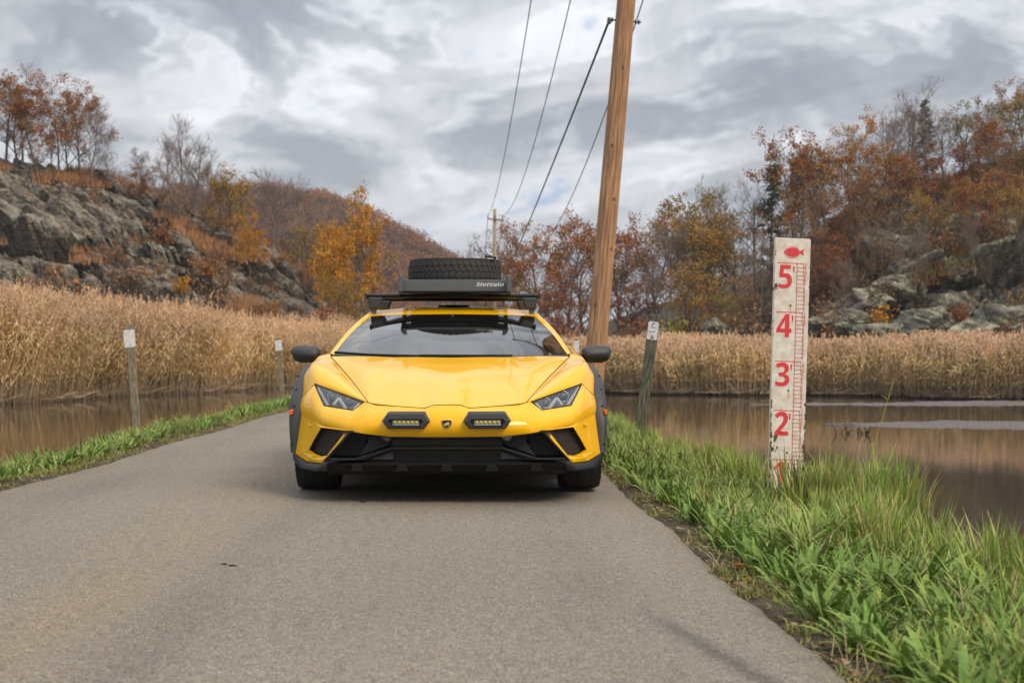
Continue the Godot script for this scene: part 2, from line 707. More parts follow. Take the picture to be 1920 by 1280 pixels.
func make_road() -> void:
	var g := SurfaceTool.new()
	g.begin(Mesh.PRIMITIVE_TRIANGLES)
	g.set_smooth_group(0)
	var ds := lines([-30.0, 2.0, 0.0, 0.5, 3.0, 0.05, 9.0, 0.12, 20.0, 0.5, 60.0, 2.0, 130.0])
	var nx := 90
	var stain := noise(31, 0.5, 4)
	var streak := noise(32, 1.0, 3)
	var edge := noise(33, 2.2, 4)
	for d in ds:
		var l := road_l(d) + 0.035 * edge.get_noise_2d(3.0, d)
		var r := road_r(d) + 0.022 * edge.get_noise_2d(9.0, d)
		for i in nx + 1:
			var u := float(i) / nx
			var x := lerpf(l, r, u)
			var y := 0.02 * sin(u * PI) - (0.014 if i == 0 or i == nx else 0.0)
			var c := Color(0.375, 0.330, 0.275)
			# darker wheel paths, tan dust in the middle and along the edges
			var mid: float = (x + 1.22 + 0.035 * d) / 0.62
			var tan_ := exp(-mid * mid * 4.0) * (0.55 + 0.7 * streak.get_noise_2d(x * 2.0, d * 0.35))
			c = c.lerp(Color(0.41, 0.335, 0.245), clampf(tan_, 0.0, 0.85))
			for wx in [-2.42, -0.92, 0.42]:
				var q: float = (x - wx + 0.03 * d) / (0.14 if wx == -0.92 else 0.26)
				c = c.lerp(Color(0.29, 0.262, 0.228), exp(-q * q) * (0.42 + 0.5 * streak.get_noise_2d(x * 1.5 + 7.0, d * 0.3)))
			c = c.lerp(Color(0.30, 0.22, 0.14), 0.75 * exp(-absf(x - l) / 0.16) * (0.6 + 0.8 * stain.get_noise_2d(x, d * 2.0)))
			c = c.lerp(Color(0.22, 0.18, 0.13), 0.5 * exp(-absf(x - r) / 0.06))
			c *= 1.0 + 0.09 * stain.get_noise_2d(x * 1.3, d * 0.8)
			# a curved rubber mark
			var mx := 0.43 + 0.052 * maxf(4.72 - d, 0.0) + 0.16 * maxf(4.72 - d, 0.0) ** 1.2
			var mk := exp(-((x - mx) / 0.035) ** 2) * smoothstep(4.75, 4.2, d)
			c = c.lerp(Color(0.12, 0.115, 0.11), 0.75 * mk)
			c.a = 1.0
			g.set_color(c)
			g.add_vertex(Vector3(x, y, -d))
	var w := nx + 1
	for j in ds.size() - 1:
		for i in nx:
			var a := j * w + i
			g.add_index(a); g.add_index(a + w); g.add_index(a + 1)
			g.add_index(a + 1); g.add_index(a + w); g.add_index(a + w + 1)
	g.generate_normals()
	var m := triplanar(vmat(0.85, 0.3), 1.1)
	var chips := FastNoiseLite.new()
	chips.seed = 4
	chips.noise_type = FastNoiseLite.TYPE_CELLULAR
	chips.cellular_return_type = FastNoiseLite.RETURN_CELL_VALUE
	chips.frequency = 0.19
	chips.fractal_type = FastNoiseLite.FRACTAL_NONE
	var im := chips.get_seamless_image(1024, 1024)
	var gr := noise(77, 0.012, 4).get_seamless_image(1024, 1024)
	im.convert(Image.FORMAT_RGB8)
	gr.convert(Image.FORMAT_RGB8)
	var a_ := im.get_data()
	var b_ := gr.get_data()
	var o_ := PackedByteArray()
	o_.resize(a_.size())
	for k in range(0, a_.size(), 3):
		var t := a_[k] / 255.0
		var v := 0.64 + 0.24 * t + (0.16 if t > 0.93 else 0.0) - (0.14 if t < 0.1 else 0.0) + 0.10 * (b_[k] / 255.0 - 0.5)
		var warm := 0.03 * sin(t * 91.0)
		o_[k] = int(clampf(v + warm, 0, 1) * 255)
		o_[k + 1] = int(clampf(v, 0, 1) * 255)
		o_[k + 2] = int(clampf(v - warm, 0, 1) * 255)
	m.albedo_texture = ImageTexture.create_from_image(Image.create_from_data(1024, 1024, false, Image.FORMAT_RGB8, o_))
	m.heightmap_enabled = true
	m.heightmap_texture = ImageTexture.create_from_image(im)
	m.heightmap_scale = 0.2
	struct(g.commit(), "road", m, "narrow worn grey asphalt road")


func make_water() -> void:
	var m := smat(lin(0.062, 0.046, 0.032), 0.05)
	var f := noise(51, 0.02, 4)
	var t := NoiseTexture2D.new()
	t.width = 512
	t.height = 512
	t.seamless = true
	t.noise = f
	t.as_normal_map = true
	t.bump_strength = 2.0
	m.normal_enabled = true
	m.normal_texture = t
	m.normal_scale = 0.05
	triplanar(m, 0.55)
	for s in [[-46.0, -3.0], [0.3, 60.0]]:
		var g := G.new()
		g.sg(0)
		g.quad(V(s[0], WATER, 10), V(s[1], WATER, 10), V(s[1], WATER, -64), V(s[0], WATER, -64))
		struct(g, "water", m, "still brown creek water " + ("left" if s[0] < -10.0 else "right") + " of the road")
	# mud flats just out of the water on the right
	var mud := triplanar(smat(lin(0.25, 0.225, 0.215), 0.75, 0.0, 0.25), 0.8)
	mud.albedo_texture = noise_tex(512, 0.03, 61, Color(0.62, 0.6, 0.6), Color(1, 1, 1), 5)
	mud.heightmap_enabled = true
	mud.heightmap_texture = noise_tex(512, 0.06, 62, Color.BLACK, Color.WHITE, 4)
	mud.heightmap_scale = 3.0
	var lump := noise(63, 0.8, 4)
	for s in [[6.8, 13.0, 36.8, 1.3, 0.8], [6.4, 14.0, 26.3, 2.3, 3.0], [11.0, 18.0, 38.0, 2.6, 3.0]]:
		var xs := lines([s[0] - 0.5, 0.1, s[1] + 2.0])
		var f2 := func(x: float, q: float) -> Array:
			var u: float = (x - s[0]) / (s[1] - s[0])
			var mid: float = s[2] - (0.10 if s[2] < 30.0 else -0.02) * (x - s[0]) + 0.25 * sin(x * 0.9)
			var half: float = s[3] * clampf(u * s[4], 0.0, 1.0) ** 0.6 * (1.0 if s[2] < 30.0 else clampf((1.0 - u) * 3.0, 0.0, 1.0)) + 0.12 * lump.get_noise_1d(x * 3.0)
			var k := clampf(1.0 - absf(q), 0.0, 1.0)
			var y := WATER - 0.05 + 0.085 * k ** 0.5 + 0.035 * lump.get_noise_2d(x * 2.0, q * half * 2.0 + s[2])
			return [Vector3(x, y, -(mid + q * maxf(half, 0.02))), Color.WHITE]
		struct(sheet(xs, lines([-1.0, 0.06, 1.0]), f2), "mud_flat", mud, "low grey mud flat showing above the creek water")


# ---------------------------------------------------------------- rocky hills
func make_hill(called: String, x0: float, x1: float, step: float, deep: float, side: int, label: String) -> void:
	var blocks := FastNoiseLite.new()
	blocks.noise_type = FastNoiseLite.TYPE_CELLULAR
	blocks.seed = 40 + side
	blocks.frequency = 0.16
	blocks.fractal_type = FastNoiseLite.FRACTAL_NONE
	blocks.cellular_return_type = FastNoiseLite.RETURN_CELL_VALUE
	blocks.domain_warp_enabled = true
	blocks.domain_warp_amplitude = 3.0
	blocks.domain_warp_frequency = 0.12
	var cracks: FastNoiseLite = blocks.duplicate()
	cracks.cellular_return_type = FastNoiseLite.RETURN_DISTANCE2_SUB
	var small: FastNoiseLite = blocks.duplicate()
	small.frequency = 0.55
	small.domain_warp_amplitude = 0.9
	small.domain_warp_frequency = 0.4
	var cracks2: FastNoiseLite = small.duplicate()
	cracks2.cellular_return_type = FastNoiseLite.RETURN_DISTANCE2_SUB
	var micro: FastNoiseLite = small.duplicate()
	micro.frequency = 1.5
	micro.domain_warp_enabled = false
	var strata := noise(43 + side, 0.5, 3)
	var cr := PackedFloat32Array()
	var rough := noise(45 + side, 0.35, 5)
	var lich := noise(47 + side, 0.22, 4)
	var litter := noise(49 + side, 0.09, 4)
	var nx := int((x1 - x0) / step)
	var nt := int(deep / step * 1.25)
	var P := []
	for j in nt + 1:
		var t := float(j) / nt
		var row := PackedVector3Array()
		for i in nx + 1:
			var x := x0 + (x1 - x0) * i / nx
			var foot := foot_l(x) if side < 0 else foot_r(x)
			var tall := ridge_l(x) if side < 0 else ridge_r(x)
			var d := foot - 1.5 + deep * t
			var h := tall * slope((d - foot) / (27.0 if side < 0 else 32.0))
			var p := Vector3(x, h, -d)
			# layers of rock that dip to the right, seen as ledges
			var q := Vector3(p.x * 0.55 + p.y * 0.25, p.y * 1.25 + p.x * 0.38 * (-side), p.z * 0.6)
			var amount := clampf(tall * 0.14, 0.08, 1.0) * smoothstep(0.0, 0.06, t) * (1.0 - 0.6 * smoothstep(0.85, 1.0, t))
			var b := blocks.get_noise_3dv(q * 1.1)
			var k := smoothstep(0.0, 0.11, cracks.get_noise_3dv(q * 1.1) + 1.0)
			var s := small.get_noise_3dv(q * 1.2)
			var k2 := smoothstep(0.0, 0.22, cracks2.get_noise_3dv(q * 1.2) + 1.0)
			var r := rough.get_noise_3dv(p * 1.3)
			var st_ := absf(strata.get_noise_3dv(Vector3(p.x * 0.16 + p.y * 0.05, p.y * 1.1 + p.x * 0.42 * (-side), p.z * 0.3)))
			var disp := amount * (1.7 * b + 0.60 * s + 0.8 * r - 1.8 * (1.0 - k) - 0.65 * (1.0 - k2) - 1.3 * (0.25 - minf(st_, 0.25)) * 2.0)
			var tiny := micro.get_noise_3dv(q * 1.3)
			disp += amount * 0.26 * tiny
			cr.append((1.0 - k) + 0.5 * (1.0 - k2))
			row.append(p + Vector3(0.05, 0.52, 0.85) * disp - Vector3(0, 0.25, 0))
		P.append(row)
	var st := SurfaceTool.new()
	st.begin(Mesh.PRIMITIVE_TRIANGLES)
	st.set_smooth_group(0)
	var stone := Color(0.275, 0.243, 0.208)
	var pale := Color(0.53, 0.48, 0.41)
	var lichen := Color(0.52, 0.53, 0.40) if side > 0 else Color(0.45, 0.425, 0.35)
	var grass := Color(0.23, 0.115, 0.05)
	var leaf := Color(0.13, 0.075, 0.042)
	var moss := Color(0.075, 0.075, 0.025)
	for j in nt + 1:
		for i in nx + 1:
			var p: Vector3 = P[j][i]
			var a: Vector3 = P[j][mini(i + 1, nx)] - P[j][maxi(i - 1, 0)]
			var b: Vector3 = P[mini(j + 1, nt)][i] - P[maxi(j - 1, 0)][i]
			var n := a.cross(b).normalized()
			var l := lich.get_noise_3dv(p * 2.2)
			var r := rough.get_noise_3dv(p * 4.0)
			var c := stone.lerp(pale, clampf(0.45 + r * 1.1, 0.0, 1.0))
			c = c.lerp(lichen, clampf(0.30 + l * 1.8, 0.0, 0.85))
			var flat := smoothstep(0.78, 0.96, n.y + 0.34 * litter.get_noise_3dv(p * 2.0))
			var veg := leaf.lerp(grass, clampf(0.5 + 1.6 * litter.get_noise_3dv(p * 1.2 + Vector3(40, 0, 0)), 0.0, 1.0))
			if side > 0:
				veg = veg.lerp(moss, clampf(0.1 + 1.5 * lich.get_noise_3dv(p + Vector3(9, 9, 0)), 0.0, 0.8))
			c = c.lerp(veg, flat * 0.92)
			st.set_color(c)
			st.add_vertex(p)
	var w := nx + 1
	for j in nt:
		for i in nx:
			var a := j * w + i
			st.add_index(a); st.add_index(a + w); st.add_index(a + 1)
			st.add_index(a + 1); st.add_index(a + w); st.add_index(a + w + 1)
	st.generate_normals()
	var m := triplanar(vmat(0.92, 0.25), 0.16)
	m.albedo_texture = noise_tex(1024, 0.02, 81 + side, Color(0.42, 0.42, 0.42), Color(1, 1, 1), 6)
	m.heightmap_enabled = true
	m.heightmap_texture = noise_tex(1024, 0.018, 83 + side, Color.BLACK, Color.WHITE, 6, FastNoiseLite.TYPE_CELLULAR)
	m.heightmap_scale = 30.0
	struct(st.commit(), called, m, label)


func far_y(x: float, d: float) -> float:
	# long wooded ridge, ending behind the car
	var top := along([-900.0, 60.0, -300.0, 45.0, -150.0, 46.5, -62.0, 46.0, -45.0, 39.5, -31.0, 32.0, -19.0, 24.0, -8.0, 11.0, 8.0, 2.0, 30.0, 0.0], x * 450.0 / d)
	return top * smoothstep(330.0, 450.0, d) + 3.0 * n_big.get_noise_2d(x * 0.5, d * 0.5) * clampf(top / 20.0, 0.0, 1.0)


func make_far_hill() -> void:
	var f := func(x: float, d: float) -> Array:
		var k := 0.5 + 0.5 * n_big.get_noise_2d(x * 1.2, d * 1.2)
		var c := Color(0.075, 0.052, 0.042).lerp(Color(0.13, 0.08, 0.055), k)
		if n_low.get_noise_2d(x * 0.16, d * 0.16) > 0.28:
			c = Color(0.15, 0.135, 0.125)
		return [Vector3(x, far_y(x, d) - 0.3, -d), c]
	struct(sheet(lines([-700.0, 12.0, -140.0, 3.0, 40.0]), lines([310.0, 3.0, 470.0, 12.0, 620.0]), f), "wooded_hill", vmat(0.95, 0.2), "distant wooded ridge beyond the car")


# ---------------------------------------------------------------- the car; x to the picture's right, y up, z forwards, origin under the front axle
func car_mats() -> void:
	var y := smat(lin(0.76, 0.405, 0.0), 0.4, 0.0, 0.2)
	y.clearcoat_enabled = true
	y.clearcoat = 0.7
	y.clearcoat_roughness = 0.03
	M.paint = y
	M.black = smat(lin(0.008, 0.008, 0.009), 0.42, 0.0, 0.32)
	M.plastic = smat(lin(0.030, 0.031, 0.034), 0.55)
	M.void_ = smat(lin(0.008, 0.008, 0.009), 0.8)
	M.mesh = smat(lin(0.075, 0.070, 0.066), 0.45)
	M.rubber = smat(lin(0.016, 0.0155, 0.0155), 0.8, 0.0, 0.3)
	M.tread = smat(lin(0.040, 0.039, 0.039), 0.7, 0.0, 0.35)
	M.rim = smat(lin(0.03, 0.03, 0.032), 0.3, 0.6)
	M.alu = smat(lin(0.095, 0.105, 0.112), 0.45, 0.25)
	M.seam = smat(lin(0.02, 0.009, 0.002), 0.8)
	var gl := smat(Color(0.06, 0.075, 0.085, 0.5), 0.0, 0.0, 0.95)
	gl.transparency = BaseMaterial3D.TRANSPARENCY_ALPHA
	M.glass = gl
	var sg := smat(Color(0.01, 0.012, 0.013, 0.72), 0.02)
	sg.transparency = BaseMaterial3D.TRANSPARENCY_ALPHA
	M.side_glass = sg
	var hl := smat(Color(0.30, 0.32, 0.34, 0.10), 0.02)
	hl.transparency = BaseMaterial3D.TRANSPARENCY_ALPHA
	M.lens = hl
	M.lamp_in = smat(lin(0.050, 0.054, 0.060), 0.4)
	M.lamp_bar = smat(lin(0.26, 0.275, 0.29), 0.35)
	M.chrome = smat(lin(0.28, 0.29, 0.30), 0.18, 0.8)
	M.amber = smat(lin(0.75, 0.13, 0.02), 0.25)
	M.led_plate = smat(lin(0.42, 0.44, 0.46), 0.35)
	M.led = smat(lin(0.62, 0.52, 0.10), 0.2)
	M.gold = smat(lin(0.62, 0.44, 0.16), 0.35, 0.5)
	M.white_ink = smat(lin(0.78, 0.78, 0.78), 0.5)
	M.leather = smat(lin(0.012, 0.012, 0.012), 0.6)


func hexes(g: G, poly: PackedVector2Array, r: float, to3: Callable, hole := 0.74, squash := 0.8) -> void:
	var lo := poly[0]
	var hi := poly[0]
	for p in poly:
		lo = lo.min(p)
		hi = hi.max(p)
	var dx := r * 1.732
	var row := 0
	var yy := lo.y
	while yy < hi.y:
		var xx := lo.x + (dx * 0.5 if row % 2 else 0.0)
		while xx < hi.x:
			var c := Vector2(xx, yy)
			if Geometry2D.is_point_in_polygon(c, poly):
				for k in 6:
					var a0 := TAU * (k + 0.5) / 6.0
					var a1 := TAU * (k + 1.5) / 6.0
					var e0 := Vector2(cos(a0), sin(a0) * squash) * r
					var e1 := Vector2(cos(a1), sin(a1) * squash) * r
					var o0: Vector3 = to3.call(c + e0)
					var o1: Vector3 = to3.call(c + e1)
					var i0: Vector3 = to3.call(c + e0 * hole)
					var i1: Vector3 = to3.call(c + e1 * hole)
					g.quad_h(o0, o1, i1, i0, V(0, 0, 1))
					g.quad_h(i0, i1, i1 + V(0, 0, -0.012), i0 + V(0, 0, -0.012), V(0, 1, 0))
			xx += dx
		yy += r * 1.5 * squash
		row += 1


# tyre and rim about the y axis of xf; tread blocks are real
func tyre_shapes(R: float, W: float) -> Array:
	var body := G.new()
	body.sg(0)
	var h := W * 0.5
	body.lathe([Vector2(R * 0.70, -h * 0.80), Vector2(R * 0.76, -h * 0.97), Vector2(R * 0.86, -h), Vector2(R * 0.945, -h * 0.95), Vector2(R - 0.016, -h * 0.84), Vector2(R - 0.010, -h * 0.55), Vector2(R - 0.008, 0), Vector2(R - 0.010, h * 0.55), Vector2(R - 0.016, h * 0.84), Vector2(R * 0.945, h * 0.95), Vector2(R * 0.86, h), Vector2(R * 0.76, h * 0.97), Vector2(R * 0.70, h * 0.80)], Transform3D(), 64)
	var tread := G.new()
	tread.sg(-1)
	var rows := [[-0.86, -0.56, 0.30], [-0.53, -0.20, 0.55], [-0.17, 0.17, -0.45], [0.20, 0.53, 0.55], [0.56, 0.86, 0.30]]
	var n := 46
	for ri in rows.size():
		var y0: float = rows[ri][0] * h
		var y1: float = rows[ri][1] * h
		var skew: float = rows[ri][2]
		for k in n:
			var ph := TAU * (k + 0.37 * ri) / n
			var gap := TAU / n * 0.43
			var sk := skew * TAU / n
			var corners := []
			for q in [[-1, 0], [1, 0], [1.12, 0.5], [1, 1], [-1, 1], [-0.88, 0.5]]:
				var a: float = ph + q[0] * gap + sk * (q[1] - 0.5)
				var y: float = lerpf(y0, y1, q[1])
				var drop := 0.010 * pow(absf(y / h), 3.0)
				corners.append([a, y, R - drop])
			var top := []
			var low := []
			for c in corners:
				top.append(V(cos(c[0]) * c[2], c[1], sin(c[0]) * c[2]))
				low.append(V(cos(c[0]) * (c[2] - 0.013), c[1], sin(c[0]) * (c[2] - 0.013)))
			var up := V(cos(ph), 0, sin(ph))
			var mid := V(cos(ph) * (R - 0.005), (y0 + y1) * 0.5, sin(ph) * (R - 0.005))
			for i in range(1, 5):
				tread.tri_h(top[0], top[i], top[i + 1], up)
			for i in 6:
				var j := (i + 1) % 6
				tread.quad_h(top[i], top[j], low[j], low[i], (top[i] + top[j]) * 0.5 - mid)
	# shoulder lugs
	for s in [-1.0, 1.0]:
		for k in n:
			var ph := TAU * (k + 0.2) / n
			var xf := Transform3D(Basis(V(cos(ph), 0, sin(ph)), V(0, 1, 0), V(-sin(ph), 0, cos(ph))).orthonormalized(), V(cos(ph) * (R - 0.028), s * h * 0.925, sin(ph) * (R - 0.028)))
			tread.box(V(0.026, 0.020, R * TAU / n * 0.62), xf)
	var rim := G.new()
	rim.sg(0)
	rim.lathe([Vector2(0.02, -h * 0.30), Vector2(R * 0.2, -h * 0.34), Vector2(R * 0.60, -h * 0.1), Vector2(R * 0.68, -h * 0.78), Vector2(R * 0.72, -h * 0.80)], Transform3D(), 40)
	rim.lathe([Vector2(0.02, h * 0.45), Vector2(R * 0.17, h * 0.50), Vector2(R * 0.2, h * 0.1), Vector2(R * 0.60, h * 0.1), Vector2(R * 0.66, h * 0.74), Vector2(R * 0.72, h * 0.80)], Transform3D(), 40)
	rim.sg(-1)
	for k in 10:
		var a := TAU * k / 10.0 + (0.12 if k % 2 else -0.12)
		var xf := Transform3D(Basis(V(cos(a), 0, sin(a)), V(0, 1, 0), V(-sin(a), 0, cos(a))), V(cos(a) * R * 0.42, h * 0.5, sin(a) * R * 0.42))
		rim.box(V(R * 0.52, 0.035, 0.032), xf, 0.006)
	return [body.done(), tread.done(), rim.done()]


func poly(a: Array) -> PackedVector2Array:
	var p := PackedVector2Array()
	for i in range(0, a.size(), 2):
		p.append(Vector2(a[i], a[i + 1]))
	return p


func mpoly(a: Array, s: float) -> PackedVector2Array:
	var p := PackedVector2Array()
	for i in range(0, a.size(), 2):
		p.append(Vector2(a[i] * s, a[i + 1]))
	return p


func make_car() -> void:
	car_mats()
	var car := thing("sports_car", "bright yellow low sports car with black wheel arches facing the viewer on the road", "car", Vector3(-0.39, 0.012, -8.67), deg_to_rad(1.6))
	var P: Material = M.paint

	# --- key points of the nose, right half
	var R0 := V(0, 0.820, -0.19)
	var RR := V(0.370, 0.822, -0.23)
	var R1 := V(0.773, 0.827, -0.30)
	var F1 := V(0.451, 0.565, 0.74)
	var HLin := V(0.481, 0.567, 0.70)
	var HLot := V(0.798, 0.664, 0.38)
	var HLb := V(0.542, 0.520, 0.745)
	var HLbl := V(0.717, 0.544, 0.60)
	var A := [V(0.906, 0.252, 0.42), V(0.880, 0.482, 0.36), V(0.879, 0.593, 0.28), V(0.892, 0.709, 0.12), V(0.879, 0.780, -0.10)]
	var seam := curve([R1, V(0.60, 0.694, 0.25), F1], 16)
	var ridge := curve([RR, V(0.385, 0.744, 0.15), V(0.405, 0.640, 0.52), V(0.405, 0.558, 0.775)], 16)
	var centre := curve([R0, V(0, 0.765, 0.12), V(0, 0.676, 0.50), V(0, 0.558, 0.86)], 16)

	# --- hood
	var g := G.new()
	for s in [1.0, -1.0]:
		g.sg(1)
		var rear := mir(curve([R0, V(0.19, 0.8225, -0.2), RR], 12), s)
		var front := mir(curve([V(0, 0.558, 0.86), V(0.075, 0.557, 0.86), V(0.125, 0.539, 0.853), V(0.28, 0.548, 0.815), V(0.405, 0.558, 0.775)], 12, false), s)
		g.grid(coons(rear, front, mir(centre, s), mir(ridge, s), V(0, 0.004, 0)), V(0, 1, 0.3))
		g.sg(2 if s > 0 else 3)
		g.grid(coons(mir(curve([RR, V(0.56, 0.829, -0.262), R1], 10), s), mir(curve([V(0.405, 0.558, 0.775), F1], 10), s), mir(ridge, s), mir(seam, s), V(0, 0.016, 0.006)), V(0, 1, 0.3))
	part(g, "hood", P, car)
	for s in [1.0, -1.0]:
		g = G.new()
		g.tube(mir(seam, s), 0.0036, 0.0036, 5)
		part(g, "panel_gap", M.seam, car)
		g = G.new()
		g.tube(mir([F1, V(0.405, 0.558, 0.7765), V(0.28, 0.5475, 0.8165), V(0.125, 0.5385, 0.8545), V(0.075, 0.5565, 0.8615), V(0, 0.5575, 0.8615)], s), 0.0026, 0.0026, 5)
		part(g, "panel_gap", M.seam, car)
		g = G.new()
		g.tube(mir([HLot, A[2]], s), 0.002, 0.002, 4)
		part(g, "panel_gap", M.seam, car)

	# --- front fenders
	for s in [1.0, -1.0]:
		g = G.new()
		g.sg(1)
		var lef := curve([V(HLin.x, HLin.y, HLin.z), F1, V(0.60, 0.694, 0.25), R1], 18)
		var bot := curve([HLin, HLot, A[2]], 14, false)
		var top := curve([R1, V(0.84, 0.812, -0.22), A[4]], 14)
		var rig := curve([A[2], A[3], A[4]], 18)
		g.grid(coons(mir(bot, s), mir(top, s), mir(lef, s), mir(rig, s), V(0.01 * s, 0.034, 0.012)), V(0.4 * s, 1, 0.5))
		# behind the crest, down to the door
		g.sg(2)
		var back := curve([R1 + V(0.02, 0.012, -0.14), V(0.86, 0.82, -0.42), V(0.885, 0.76, -0.45)], 14)
		g.grid(strip(mir(top, s), mir(back, s), 4, V(0, 0.012, 0)), V(0.5 * s, 1, 0))
		part(g, "front_fender", P, car)

	# --- bumper face between the lamps and the lip
	g = G.new()
	g.sg(1)
	var top_edge := [V(0, 0.5578, 0.8602), V(0.075, 0.5568, 0.8602), V(0.125, 0.5385, 0.8535), V(0.28, 0.5475, 0.8155), F1 + V(0, 0, 0.001), HLin, HLb, HLbl, HLot, A[2]]
	var lip := [V(0, 0.381, 0.930), V(0.075, 0.381, 0.930), V(0.14, 0.381, 0.929), V(0.32, 0.383, 0.920), V(0.44, 0.396, 0.903), V(0.48, 0.401, 0.895), V(0.56, 0.415, 0.85), V(0.70, 0.435, 0.715), V(0.775, 0.449, 0.60), A[1]]
	var bow := [V(0, 0, 0.055), V(0, 0, 0.055), V(0, 0, 0.055), V(0, 0, 0.06), V(0, 0, 0.06), V(0.0, 0, 0.05), V(0.006, 0, 0.03), V(0.010, 0, 0.02), V(0.016, 0, 0.03), V(0.008, 0, 0.012)]
	for s in [1.0, -1.0]:
		var b2 := []
		for k in bow:
			b2.append(V(k.x * s, k.y, k.z))
		g.grid(strip(mir(top_edge, s), mir(lip, s), 9, b2), V(0.2 * s, 0, 1))
		# the lip turns under
	g.sg(2)
	for s in [1.0, -1.0]:
		var under := []
		for k in lip.slice(0, 8):
			under.append(V(k.x * s, k.y + 0.004, k.z - 0.05))
		g.grid(strip(mir(lip.slice(0, 8), s), under, 1), V(0, -1, 0))
	part(g, "front_bumper", P, car)
	g = G.new()
	for s in [1.0, -1.0]:
		var dark := []
		for k in lip.slice(0, 7):
			dark.append(V(k.x * s, k.y - 0.005, k.z - 0.008))
		g.tube(dark, 0.006, 0.006, 6)
	part(g, "lip_seal", M.black, car)

	# --- corner frames with their intakes
	for s in [1.0, -1.0]:
		g = G.new()
		var outer := [A[1], A[0], V(0.818, 0.221, 0.60), V(0.719, 0.222, 0.74), V(0.687, 0.254, 0.79), V(0.613, 0.334, 0.83), V(0.545, 0.414, 0.858), V(0.56, 0.4155, 0.851), V(0.775, 0.4488, 0.601), A[1]]
		var inner := [V(0.772, 0.351, 0.645), V(0.809, 0.285, 0.60), V(0.770, 0.264, 0.67), V(0.729, 0.253, 0.72), V(0.690, 0.260, 0.76), V(0.637, 0.326, 0.80), V(0.586, 0.390, 0.83), V(0.574, 0.412, 0.838), V(0.724, 0.424, 0.70), V(0.772, 0.351, 0.645)]
		g.sg(-1)
		g.grid(strip(mir(outer, s), mir(inner, s), 2, V(0, 0, 0.007)), V(0.3 * s, 0, 1))
		var deep := []
		var mid_ := V(0.70, 0.33, 0.72)
		for k in inner:
			deep.append((k.lerp(mid_, 0.06) + V(0, 0, -0.035)))
		g.grid(strip(mir(inner, s), mir(deep, s), 1), V(-1 * s, 0.3, 0.1))
		var fr := part(g, "bumper_corner", P, car)
		g = G.new()
		var p2 := PackedVector2Array()
		for k in deep.slice(0, 9):
			p2.append(Vector2(k.x, k.y))
		var plane := func(q: Vector2) -> Vector3:
			return V(q.x * s, q.y, 0.70 - 0.035 + (0.70 - q.x) * 1.02 + 0.004)
		hexes(g, p2, 0.0088, plane, 0.76, 0.80)
		part(g, "air_intake", M.mesh, fr)
		g = G.new()
		var wall := []
		for k in deep:
			wall.append(V(k.x * s, k.y, k.z - 0.05))
		var c := V(0.70 * s, 0.33, 0.62)
		for i in wall.size() - 1:
			g.tri_h(wall[i], wall[i + 1], c, V(0, 0, 1))
			g.quad_h(wall[i], wall[i + 1], V(deep[i + 1].x * s, deep[i + 1].y, deep[i + 1].z), V(deep[i].x * s, deep[i].y, deep[i].z), c - wall[i])
		part(g, "intake_duct", M.void_, fr)
		# parking sensor
		g = G.new()
		g.sg(0)
		g.lathe([Vector2(0.009, 0), Vector2(0.009, 0.006), Vector2(0.0, 0.0065)], Transform3D(Basis.from_euler(Vector3(PI / 2, 0.5 * s, 0)), V(0.803 * s, 0.428, 0.575)), 12)
		part(g, "parking_sensor", P, fr)

	# --- open lower grille
	g = G.new()
	g.box(V(1.34, 0.26, 0.02), Transform3D(Basis(), V(0, 0.30, 0.66)))
	g.box(V(1.34, 0.012, 0.22), Transform3D(Basis(), V(0, 0.243, 0.77)))
	g.box(V(1.2, 0.012, 0.22), Transform3D(Basis(), V(0, 0.408, 0.76)))
	for s in [1.0, -1.0]:
		g.quad_h(V(0.687 * s, 0.254, 0.785), V(0.545 * s, 0.41, 0.852), V(0.545 * s, 0.41, 0.66), V(0.70 * s, 0.24, 0.66), V(-s, -0.3, 0))
		# dark edge that runs up beside the yellow corner
		g.tube([V(0.695 * s, 0.236, 0.795), V(0.606 * s, 0.334, 0.838), V(0.538 * s, 0.409, 0.866)], 0.008, 0.008, 6)
	part(g, "grille_cavity", M.void_, car)
	var lg := Node3D.new()
	lg.name = "lower_grille"
	car.add_child(lg, true)
	g = G.new()
	hexes(g, poly([-0.31, 0.334, 0.31, 0.334, 0.31, 0.38, -0.31, 0.38]), 0.0085, func(q: Vector2) -> Vector3: return V(q.x, q.y, 0.87))
	part(g, "honeycomb_mesh", M.mesh, lg)
	g = G.new()
	hexes(g, poly([-0.31, 0.246, 0.31, 0.246, 0.31, 0.304, -0.31, 0.304]), 0.0085, func(q: Vector2) -> Vector3: return V(q.x, q.y, 0.86))
	part(g, "honeycomb_mesh", M.mesh, lg)
	for s in [1.0, -1.0]:
		g = G.new()
		hexes(g, mpoly([0.48, 0.27, 0.65, 0.27, 0.62, 0.32, 0.55, 0.39, 0.46, 0.385], s), 0.0085, func(q: Vector2) -> Vector3: return V(q.x, q.y, 0.72))
		part(g, "honeycomb_mesh", M.mesh, lg)
	for s in [1.0, -1.0]:
		g = G.new()
		# sloped arm of the bar, a dark web beneath it and a side plate above
		g.prism(mpoly([0.302, 0.326, 0.302, 0.309, 0.470, 0.250, 0.66, 0.250, 0.66, 0.262, 0.512, 0.262], s), 0.05, Transform3D(Basis(), V(0, 0, 0.938)), 0.005)
		part(g, "grille_bar", M.black, lg)
		g = G.new()
		g.prism(mpoly([0.30, 0.305, 0.30, 0.252, 0.45, 0.252], s), 0.02, Transform3D(Basis(), V(0, 0, 0.905)), 0.003)
		part(g, "side_plate", M.plastic, lg)
		g = G.new()
